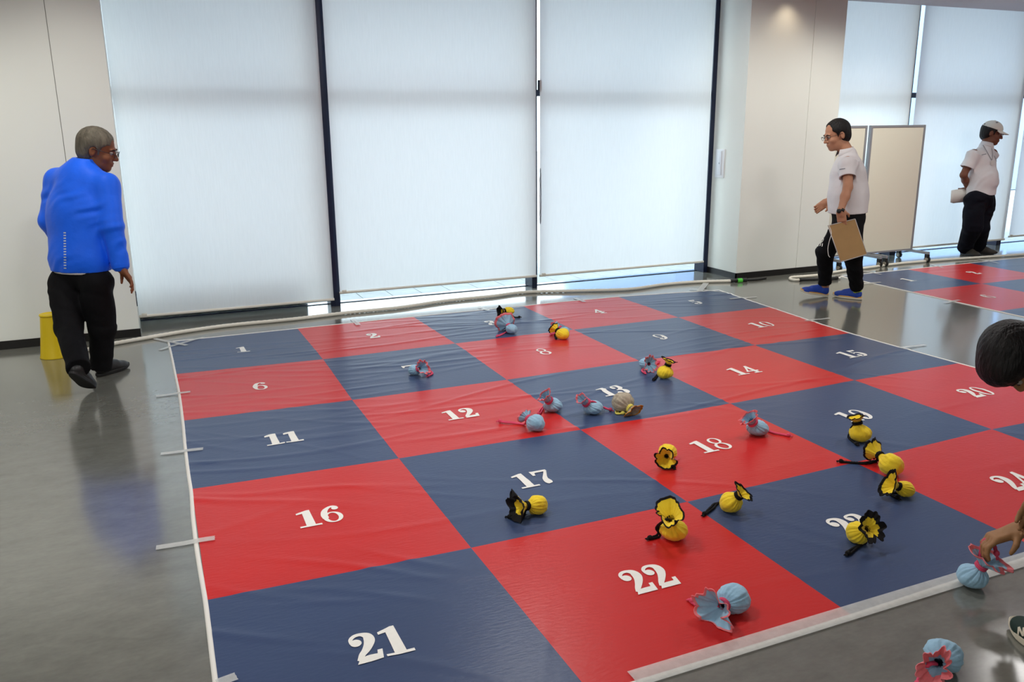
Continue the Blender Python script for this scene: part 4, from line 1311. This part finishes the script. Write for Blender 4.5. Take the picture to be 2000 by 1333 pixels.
def trousers(root, J, m, seed, r=(0.125, 0.105, 0.082, 0.072), waist=None, amp=0.007, h=0.007, flat=0.8, cuff=0.045, top_cut=True):
    tf = unit(J['tf'])
    top = J['pelvis'] + (J['chest'] - J['pelvis']) * 0.2
    v = Vol(*bounds(*[J[k] for k in ('pelvis', 'hip_L', 'hip_R', 'kn_L', 'kn_R', 'an_L', 'an_R')], top, pad=0.22), h)
    v.add(fcap(J['pelvis'], top, waist or 0.16, (waist or 0.16) * 0.96, tf, flat), 0)
    for k in 'LR':
        v.add(cap(J['hip_' + k], J['kn_' + k], r[0], r[1]), 0.035)
        d = unit(J['an_' + k] - J['kn_' + k])
        v.add(ccone(J['kn_' + k], J['an_' + k] + d * cuff, r[1] * 0.95, r[3]), 0.03)
    v.noise(folds(amp, seed, 26, axis=[0.3, 0.2, 1]))
    v.noise(folds(amp * 0.5, seed + 1, 60, axis=[0.2, -0.3, 1]))
    if top_cut:
        v.plane(top, unit(top - J['pelvis']))
    return obj('trousers', *v.mesh(), m, root)

# ---- man in the blue jacket, walking away at the left
tfL = unit(0.42 * RTH + 0.9 * AWH)
J = dict(head=PD(191, 293, 5.52), hf=unit(0.92 * RTH + 0.22 * AWH - 0.30 * Z), hu=unit(Z + 0.28 * RTH), hs=1.12, tf=tfL,
         neck=PD(166, 330, 5.53), chest=PD(160, 400, 5.52), pelvis=PD(157, 530, 5.52),
         sh_L=PD(112, 352, 5.58), sh_R=PD(208, 362, 5.46), el_L=PD(98, 432, 5.62), wr_L=PD(128, 490, 5.82), el_R=PD(219, 442, 5.42), wr_R=PD(236, 523, 5.45),
         hip_L=PD(128, 552, 5.56), hip_R=PD(187, 552, 5.48), kn_L=PD(134, 640, 5.48), kn_R=PD(200, 638, 5.60), an_L=PD(160, 706, 5.34), an_R=PD(203, 706, 5.70))
toeL = at_floor(181, 763, 0.004)
heelL = toeL + 0.27 * unit(0.58 * Z - 0.70 * AWH - 0.04 * RTH)
upL, upR = unit(0.72 * Z + 0.6 * AWH), Z
heelR, toeR = at_floor(189, 737, 0.002), at_floor(236, 721, 0.002)
J['toe_L'], J['toe_R'] = toeL, toeR
J['hand_L'] = (unit(0.6 * AWH + 0.3 * RTH - 0.5 * Z), unit(-RTH), 1, 0.5)
J['hand_R'] = (unit(J['wr_R'] - J['el_R'] + 0.15 * RTH), unit(-RTH * 0.75 - 0.45 * AWH), -1, 0.42)
for k_, h_, t_, u_ in (('L', heelL, toeL, upL), ('R', heelR, toeR, upR)):
    J['an_' + k_] = h_ + 0.052 * unit(t_ - h_) + 0.088 * unit(u_)
root, A, s = person(J, 'grey-haired man in a bright blue jacket and black trousers walking away at the left', skin=mat('brown_skin', (128, 78, 52), 0.55, 0.3, var=0.06, vscale=25))
trousers(root, J, M_TROU, 3, r=(0.106, 0.086, 0.07, 0.068), waist=0.152, amp=0.006, flat=0.74)
v = Vol(*bounds(J['neck'], J['pelvis'], J['sh_L'], J['sh_R'], J['el_L'], J['wr_L'], J['wr_R'], J['el_R'], pad=0.17), 0.006)
hemc = PD(157, 527, 5.52)
v.add(fcap(PD(157, 510, 5.52), PD(156, 430, 5.52), 0.232, 0.236, tfL, 0.66), 0)
v.add(fcap(PD(156, 430, 5.52), PD(160, 378, 5.53), 0.236, 0.215, tfL, 0.68), 0.04)
v.add(cap(J['sh_L'] - 0.012 * Z, J['sh_R'] - 0.012 * Z, 0.078, 0.078), 0.06)
v.add(cap(PD(160, 372, 5.53), J['neck'] + 0.0 * Z, 0.11, 0.085), 0.06)
v.add(cap(J['neck'] - 0.02 * Z, PD(174, 321, 5.53), 0.086, 0.082), 0.02)
for k in 'LR':
    v.add(cap(J['sh_' + k] - 0.01 * Z, J['el_' + k], 0.080, 0.069), 0.04)
    v.add(cap(J['el_' + k], J['wr_' + k] - unit(J['wr_' + k] - J['el_' + k]) * 0.02, 0.068, 0.055), 0.03)
v.noise(folds(0.0022, 21, 30, axis=[0.6, 0.2, 0.7]))
v.noise(folds(0.0042, 22, 56, axis=[-0.6, 0.3, 0.7]))
v.plane(hemc, -Z)
ct = PD(172, 309, 5.53)
v.plane(ct, unit(Z + 0.1 * RTH))
v.cut(cap(ct + 0.02 * Z, ct - 0.05 * Z, 0.068, 0.064), 0.006)
jk = obj('jacket', *v.mesh(), M_BLUEJ, root)
v = Vol(*bounds(hemc, pad=0.28), 0.008)
v.add(fcap(hemc + 0.03 * Z, hemc - 0.03 * Z, 0.205, 0.200, tfL, 0.64), 0)
v.plane(hemc - 0.013 * Z, -Z); v.plane(hemc + 0.012 * Z, Z)
obj('shirt_hem', *v.mesh(), M_POLO, root)
cw = unit(J['wr_R'] - J['el_R'])
obj('cuff', *tube(spline([J['wr_R'] - cw * 0.05, J['wr_R'] - cw * 0.02, J['wr_R'] + cw * 0.006], 4), [0.054, 0.056, 0.052], 16), M_BLUEJ, jk)
for i in range(14):
    y = 455 + i * 5.3
    decal('reflective_dot', jk, [(124.6 + i * 0.05, y), (129.4 + i * 0.05, y)], 0.0075, M_REFL, jk, n=3)
shoe(root, heelL, toeL, upL, M_SHK, M_SOLK)
shoe(root, heelR, toeR, Z, M_SHK, M_SOLK)

# ---- man in the white polo shirt walking left with a cardboard clipboard
tfW = unit(-0.97 * RTH - 0.12 * AWH)
J = dict(head=PD(1634, 264, 7.66), hf=unit(-0.95 * RTH - 0.10 * AWH - 0.30 * Z), hu=unit(Z - 0.30 * RTH), hs=1.10, tf=tfW,
         neck=PD(1656, 301, 7.66), chest=PD(1657, 345, 7.67), pelvis=PD(1657, 425, 7.68),
         sh_L=PD(1656, 318, 7.50), sh_R=PD(1655, 318, 7.84), el_L=PD(1656, 366, 7.44), wr_L=PD(1642, 412, 7.40), el_R=PD(1644, 372, 7.92), wr_R=PD(1616, 394, 7.90),
         hip_L=PD(1662, 436, 7.60), hip_R=PD(1655, 436, 7.77), kn_L=PD(1666, 500, 7.57), kn_R=PD(1612, 490, 7.84), an_L=PD(1669, 560, 7.56), an_R=PD(1611, 553, 7.92))
heelL, toeL = at_floor(1683, 586, 0.002), at_floor(1631, 579, 0.002)
heelR, toeR = at_floor(1617, 579, 0.004), at_floor(1617, 579, 0.004) + 0.27 * unit(-RTH + 0.16 * Z)
upL, upR = Z, unit(Z + 0.16 * RTH)
J['toe_L'], J['toe_R'] = toeL, toeR
J['hand_L'] = (unit(0.22 * RTH - 0.95 * Z + 0.05 * AWH), unit(AWH + 0.3 * RTH), -1, 0.55)
J['hand_R'] = (unit(-0.8 * RTH - 0.6 * Z), unit(AWH * -0.8 + 0.3 * Z), 1, 0.7)
for k_, h_, t_, u_ in (('L', heelL, toeL, upL), ('R', heelR, toeR, upR)):
    J['an_' + k_] = h_ + 0.052 * unit(t_ - h_) + 0.088 * unit(u_)
root, A, s = person(J, 'balding man in a white polo shirt and black trousers striding left', skin=M_SKIN2, hair=('bald', M_HAIRK))
trW = trousers(root, J, M_TROU, 9, r=(0.106, 0.082, 0.07, 0.060), waist=0.165, amp=0.008, flat=0.86, cuff=-0.03)
v = Vol(*bounds(J['neck'], J['pelvis'], J['sh_L'], J['sh_R'], J['el_L'], J['el_R'], pad=0.23), 0.0055)
hem = PD(1656, 415, 7.68)
v.add(fcap(PD(1656, 418, 7.68), PD(1656, 385, 7.68), 0.190, 0.196, tfW, 0.86), 0)
v.add(fcap(PD(1656, 385, 7.68), PD(1656, 345, 7.67), 0.196, 0.186, tfW, 0.80), 0.04)
v.add(cap(J['sh_L'] - 0.01 * Z, J['sh_R'] - 0.01 * Z, 0.066, 0.066), 0.07)
v.add(cap(J['chest'], J['neck'] - 0.01 * Z, 0.125, 0.080), 0.05)
for k in 'LR':
    d = J['el_' + k] - J['sh_' + k]
    v.add(ccone(J['sh_' + k] - 0.01 * Z, J['sh_' + k] + d * 0.62, 0.064, 0.076), 0.05)
v.noise(folds(0.004, 31, 24, axis=[0.4, 0.5, 0.6]))
v.noise(folds(0.003, 32, 50, axis=[-0.4, 0.3, 0.8]))
v.plane(hem, unit(-Z + 0.06 * RTH))
for k in 'LR':
    d = unit(J['el_' + k] - J['sh_' + k])
    v.cut(cap(J['sh_' + k] + d * 0.135, J['el_' + k] + d * 0.1, 0.062, 0.058), 0.006)
ct = PD(1648, 291, 7.66)
v.cut(cap(ct + 0.05 * Z, ct - 0.03 * Z, 0.07, 0.066), 0.01)
po = obj('polo_shirt', *v.mesh(), M_POLO, root)
def collar(root, c, A_, rad, m, tilt=0.0):
    V, F = [], []
    n = 36
    for i, (rr, zz) in enumerate([(rad, 0.028), (rad + 0.006, 0.03), (rad + 0.022, -0.012), (rad + 0.018, -0.016), (rad, -0.008)]):
        for k in range(n + 1):
            t = 0.28 + (2 * math.pi - 0.56) * k / n
            y, x = math.cos(t), math.sin(t)
            V.append(c + (np.array([x * rr, y * rr * 0.95, zz - 0.014 * y - (0.016 * max(0, y) if i in (2, 3) else 0)]) @ A_))
    for i in range(5):
        for k in range(n):
            F.append((i * (n + 1) + k, i * (n + 1) + k + 1, ((i + 1) % 5) * (n + 1) + k + 1, ((i + 1) % 5) * (n + 1) + k))
    return obj('collar', V, F, m, root)
collar(po, PD(1651, 296, 7.66), frame(tfW, unit(Z - 0.35 * RTH)), 0.064, M_POLO)
decal('collar_stripe', po, [(1650, 283), (1662, 281), (1670, 279)], 0.006, M_GREY, po)
decal('sleeve_print', po, [(1640, 331.5), (1651, 329.5)], 0.010, M_GREY, po)
# wrist watch
d = unit(J['wr_L'] - J['el_L'])
wt = obj('watch', *tube([J['wr_L'] - d * 0.014, J['wr_L'] + d * 0.012], [0.0335, 0.0335], 18), M_BLACK, root)
sidev = unit(-RTH * 0.7 - AWH * 0.7)
cwt = J['wr_L'] + sidev * 0.034
obj('watch_case', *tube([cwt - sidev * 0.006, cwt + sidev * 0.008], 0.019, 18), M_SHK, wt)
shoe(root, heelL, toeL, Z, M_SHB, M_SOLW, M_LIME, M_SOLY)
shoe(root, heelR, toeR, upR, M_SHB, M_SOLW, M_LIME, M_SOLY)
for k in 'L':
    obj('sock', *tube([J['an_L'] + 0.01 * Z, J['an_L'] - 0.035 * Z], 0.042, 14), M_LIME, root)
for pth, w in [([(1610, 455), (1608, 460), (1611, 463)], .010), ([(1602, 461), (1605, 466), (1601, 470), (1605, 474)], .013), ([(1607, 463), (1609, 468), (1606, 474)], .010), ([(1599, 470), (1600, 476), (1598, 482)], .012),
               ([(1604, 475), (1602, 481)], .010), ([(1607, 476), (1606, 482)], .008)]:
    decal('trouser_print', trW, pth, w, M_INK, trW, lift=0.004)
# cardboard clipboard held by the near hand
cd = 7.40
cq = [PD(1617, 441, cd), PD(1670, 428, cd + 0.06), PD(1693, 497, cd + 0.06), PD(1642, 512, cd)]
cn = unit(np.cross(cq[1] - cq[0], cq[3] - cq[0]))
cb = thing('clipboard', tuple(sum(cq) / 4), 'tan cardboard clipboard carried by the striding man in the white polo', 'clipboard')
def quad_slab(q, n, t0, t1, inset=0.0):
    c = sum(q) / 4
    q = [p + unit(c - p) * inset for p in q]
    return [p + n * t0 for p in q] + [p + n * t1 for p in q], [(0, 1, 2, 3), (7, 6, 5, 4), (0, 4, 5, 1), (1, 5, 6, 2), (2, 6, 7, 3), (3, 7, 4, 0)]
obj('board', *quad_slab(cq, cn, -0.002, 0.002, 0.006), M_CARD, cb, smooth=False)
V, F = [], []
for a in range(4):
    p, q = cq[a], cq[(a + 1) % 4]
    v_, f_ = tube([p, q], 0.0038, 6)
    k = len(V); V += list(v_); F += [tuple(i + k for i in f) for f in f_]
obj('rim', V, F, mat('pale_grey_edging', (196, 190, 184), 0.5), cb)
obj('cord', *tube(spline([cq[0] * 0.96 + cq[1] * 0.04, PD(1624, 455, 7.40), PD(1620, 470, 7.41), PD(1617, 485, 7.42), PD(1618, 498, 7.42), PD(1621, 503, 7.42)], 6), 0.0028, 6), M_HEM, cb)

# ---- man in the white cap standing at the right
tfC = unit(0.86 * RTH - 0.5 * AWH)
J = dict(head=PD(1937, 261, 10.12), hf=unit(0.88 * RTH - 0.42 * AWH - 0.22 * Z), hu=unit(Z + 0.22 * RTH), hs=1.10, tf=tfC,
         neck=PD(1926, 287, 10.12), chest=PD(1918, 322, 10.12), pelvis=PD(1914, 384, 10.13),
         sh_L=PD(1938, 300, 10.28), sh_R=PD(1901, 301, 9.98), el_L=PD(1915, 345, 10.36), wr_L=PD(1895, 370, 10.28), el_R=PD(1882, 342, 10.02), wr_R=PD(1890, 368, 10.16),
         hip_L=PD(1922, 392, 10.2), hip_R=PD(1905, 392, 10.06), kn_L=PD(1914, 440, 10.22), kn_R=PD(1900, 440, 10.10), an_L=PD(1908, 484, 10.24), an_R=PD(1887, 486, 10.14))
heelL, toeL = at_floor(1899, 494, 0.002), at_floor(1934, 496.5, 0.002)
heelR, toeR = at_floor(1876, 496.5, 0.002), at_floor(1905, 501, 0.002)
upL = upR = Z
J['toe_L'], J['toe_R'] = toeL, toeR
J['hand_L'] = (unit(-RTH - 0.2 * Z), unit(AWH), -1, 0.9)
J['hand_R'] = (unit(-0.2 * RTH - 0.6 * Z + 0.6 * AWH), unit(-RTH * 0.4 + AWH), -1, 0.8)
for k_, h_, t_, u_ in (('L', heelL, toeL, upL), ('R', heelR, toeR, upR)):
    J['an_' + k_] = h_ + 0.052 * unit(t_ - h_) + 0.088 * unit(u_)
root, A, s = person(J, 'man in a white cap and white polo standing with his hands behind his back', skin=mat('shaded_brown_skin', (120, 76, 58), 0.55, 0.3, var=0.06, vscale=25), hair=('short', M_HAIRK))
trousers(root, J, M_NAVYT, 14, r=(0.128, 0.112, 0.09, 0.088), waist=0.168, amp=0.009, flat=0.92, cuff=0.02)
v = Vol(*bounds(J['neck'], J['pelvis'], J['sh_L'], J['sh_R'], J['el_L'], J['el_R'], pad=0.23), 0.0055)
hem = PD(1914, 380, 10.12)
v.add(fcap(PD(1914, 383, 10.13), PD(1917, 352, 10.12), 0.178, 0.190, tfC, 0.92), 0)
v.add(ell(PD(1924, 350, 10.06), [0.145, 0.135, 0.135], frame(tfC, Z)), 0.06)
v.add(fcap(PD(1917, 352, 10.12), PD(1917, 322, 10.12), 0.186, 0.184, tfC, 0.82), 0.04)
v.add(cap(J['sh_L'] - 0.01 * Z, J['sh_R'] - 0.01 * Z, 0.066, 0.066), 0.07)
v.add(cap(J['chest'], J['neck'], 0.125, 0.080), 0.05)
for k in 'LR':
    d = J['el_' + k] - J['sh_' + k]
    v.add(ccone(J['sh_' + k] - 0.01 * Z, J['sh_' + k] + d * 0.66, 0.064, 0.080), 0.05)
v.noise(folds(0.004, 41, 24, axis=[0.4, 0.5, 0.6]))
v.noise(folds(0.003, 42, 50, axis=[-0.4, 0.3, 0.8]))
v.plane(hem, -Z)
for k in 'LR':
    d = unit(J['el_' + k] - J['sh_' + k])
    v.cut(cap(J['sh_' + k] + d * 0.15, J['el_' + k] + d * 0.1, 0.064, 0.060), 0.006)
ct = PD(1929, 279, 10.12)
v.cut(cap(ct + 0.05 * Z, ct - 0.02 * Z, 0.07, 0.066), 0.01)
po = obj('polo_shirt', *v.mesh(), M_POLO, root)
collar(po, PD(1928, 283, 10.11), frame(tfC, unit(Z + 0.25 * RTH)), 0.064, M_POLO)
decal('chest_print', po, [(1917, 303), (1926, 301)], 0.009, M_GREY, po)
decal('pocket_pen', po, [(1941, 305), (1946, 316)], 0.012, M_SHK, po, lift=0.006)
ln = [decal('lanyard', po, p, 0.007, M_GREY, root, lift=0.006) for p in ([(1920, 284), (1926, 295), (1936, 313)], [(1936, 290), (1938, 300), (1937, 313)])]
decal('name_badge', po, [(1934, 319), (1941, 318)], 0.055, M_PAPER, root, lift=0.008)
# cap
Lc = lambda x, y, z: J['head'] + s * (np.array([x, y, z]) @ A)
v = Vol(J['head'] - 0.2, J['head'] + 0.22, 0.0045)
v.add(ell(Lc(0, -0.012, 0.050), np.array([0.091, 0.108, 0.088]) * s, A), 0)
v.plane(Lc(0, 0, 0.046), -A[2] - 0.12 * A[1])
cp = obj('cap', *v.mesh(), M_CAP, root)
V, F = [], []
n = 24
for lay in (0, 1):
    for i, q in enumerate((0.0, 0.5, 1.0)):
        for k in range(n + 1):
            a = -1.15 + 2.3 * k / n
            x = 0.088 * math.sin(a); y0 = 0.086 * math.cos(a) - 0.0
            V.append(Lc(x * (1 + 0.06 * q), y0 + q * 0.078 * math.cos(a * 1.15) ** 0.6 if math.cos(a * 1.15) > 0 else y0, 0.048 - 0.022 * q - 0.16 * x * x / 0.088 - 0.004 * lay))
m1 = n + 1
for lay in (0, 1):
    for i in range(2):
        for k in range(n):
            q = (lay * 3 + i) * m1 + k
            F.append((q, q + 1, q + m1 + 1, q + m1) if lay == 0 else (q, q + m1, q + m1 + 1, q + 1))
for k in range(n):
    F.append((2 * m1 + k, 2 * m1 + k + 1, 5 * m1 + k + 1, 5 * m1 + k))
obj('brim', V, F, M_CAP, cp)
obj('cap_button', *tube([Lc(0, -0.012, 0.136), Lc(0, -0.012, 0.142)], 0.008, 10), M_CAP, cp)
decal('cap_emblem', cp, [(1945, 240), (1949, 239)], 0.02, M_GREY, cp)
decal('cap_side_mark', cp, [(1922, 243), (1925, 242)], 0.014, M_SHK, cp)
shoe(root, heelL, toeL, Z, M_SHO, M_SOLK)
shoe(root, heelR, toeR, Z, M_SHO, M_SOLK)
# papers held behind the back
pr = thing('paper_sheaf', tuple(PD(1872, 381, 10.16)), 'bundle of white papers held behind the capped man', 'papers')
for i in range(4):
    V, F = [], []
    nn = 8
    for a in range(nn + 1):
        t = a / nn
        up_ = PD(1888 - 30 * t + i, 369 + 3 * t * t * (1 + i) + i * 0.6, 10.16 + 0.01 * i - 0.03 * math.sin(2.6 * t))
        dn_ = PD(1889 - 33 * t + i * 1.5, 392 + 4 * t + i * 0.5, 10.12 + 0.01 * i)
        V += [up_, dn_, up_ + AWH * 0.0012, dn_ + AWH * 0.0012]
    for a in range(nn):
        q = 4 * a
        F += [(q, q + 1, q + 5, q + 4), (q + 2, q + 6, q + 7, q + 3), (q, q + 4, q + 6, q + 2), (q + 1, q + 3, q + 7, q + 5)]
    F += [(0, 2, 3, 1), (4 * nn, 4 * nn + 1, 4 * nn + 3, 4 * nn + 2)]
    obj('paper', V, F, M_PAPER, pr)

# ---- person bending down at the right edge to pick up a bag
a3 = lambda *v: np.array(v, float)
uK = unit(-0.92 * RTH + 0.26 * Z - 0.05 * AWH)
fK = unit(-0.95 * Z - 0.06 * RTH - 0.10 * AWH)
hK = PD(1988, 697, 2.86)
J = dict(head=hK, hf=fK, hu=uK, hs=1.02, tf=unit(a3(-0.1, 0.35, -0.9)),
         neck=a3(2.74, -5.09, 0.865), chest=a3(2.86, -5.22, 0.89), pelvis=a3(2.76, -5.56, 0.82),
         sh_L=a3(2.73, -5.27, 0.83), sh_R=a3(2.98, -5.07, 0.84), el_R=PD(2150, 978, 2.94), wr_R=PD(1990, 1036, 2.94),
         el_L=a3(2.66, -5.30, 0.56), wr_L=a3(2.62, -5.19, 0.42))
toeL_, heelL_ = a3(2.434, -5.262, 0.002), a3(2.367, -5.523, 0.002)
toeR_, heelR_ = a3(2.86, -5.21, 0.002), a3(2.87, -5.48, 0.002)
J['toe_R'], J['toe_L'] = toeR_, toeL_
J['hip_L'], J['hip_R'] = a3(2.66, -5.56, 0.79), a3(2.86, -5.54, 0.79)
J['kn_L'], J['kn_R'] = a3(2.53, -5.33, 0.46), a3(2.90, -5.33, 0.46)
heelL, toeL, heelR, toeR, upL, upR = heelL_, toeL_, heelR_, toeR_, Z, Z
J['an_L'], J['an_R'] = heelL_, heelR_
J['hand_R'] = (unit(-0.92 * RTH - 0.32 * Z), unit(-Z + 0.15 * RTH - 0.2 * AWH), -1, 0.85)
J['hand_L'] = (unit(a3(0, 0.4, -0.9)), unit(a3(-0.6, -0.5, 0)), 1, 0.4)
for k_, h_, t_, u_ in (('L', heelL, toeL, upL), ('R', heelR, toeR, upR)):
    J['an_' + k_] = h_ + 0.052 * unit(t_ - h_) + 0.088 * unit(u_)
root, A, s = person(J, 'black-haired person in sneakers bending down at the right edge to grab a blue bag', skin=mat('olive_skin', (158, 116, 78), 0.55, 0.3, var=0.06, vscale=25), hair=('full', M_HAIRK), glasses=False, h=0.0055)
trousers(root, J, M_NAVYT, 55, r=(0.105, 0.082, 0.07, 0.068), waist=0.150, amp=0.006, top_cut=False, cuff=0.01)
v = Vol(*bounds(J['neck'], J['pelvis'], J['chest'], J['sh_L'], J['sh_R'], J['el_L'], J['el_R'], pad=0.2), 0.007)
v.add(fcap(J['pelvis'], J['chest'], 0.165, 0.165, J['tf'], 0.75), 0)
v.add(cap(J['sh_L'], J['sh_R'], 0.078, 0.078), 0.06)
v.add(cap(J['chest'], J['neck'] + 0.02 * RTH, 0.12, 0.075), 0.05)
for k in 'LR':
    v.add(cap(J['sh_' + k], J['sh_' + k] * 0.5 + J['el_' + k] * 0.5, 0.074, 0.066), 0.03)
v.noise(folds(0.006, 51, 22, axis=[0.4, 0.5, 0.6]))
obj('t_shirt', *v.mesh(), mat('dark_grey_tee', (60, 62, 68), 0.85), root)
sh = shoe(root, heelL_, toeL_, Z, M_SHG, M_SOLW, M_SHG)
for pa, pb in (((1989.5, 1241), (1991, 1226)), ((1991, 1226), (1999, 1243)), ((1999, 1243), (2000.5, 1227))):
    decal('letter_mark', sh, [pa, pb], 0.0075, M_SOLW, sh, n=5)
shoe(root, heelR_, toeR_, Z, M_SHG, M_SOLW, M_SHG)
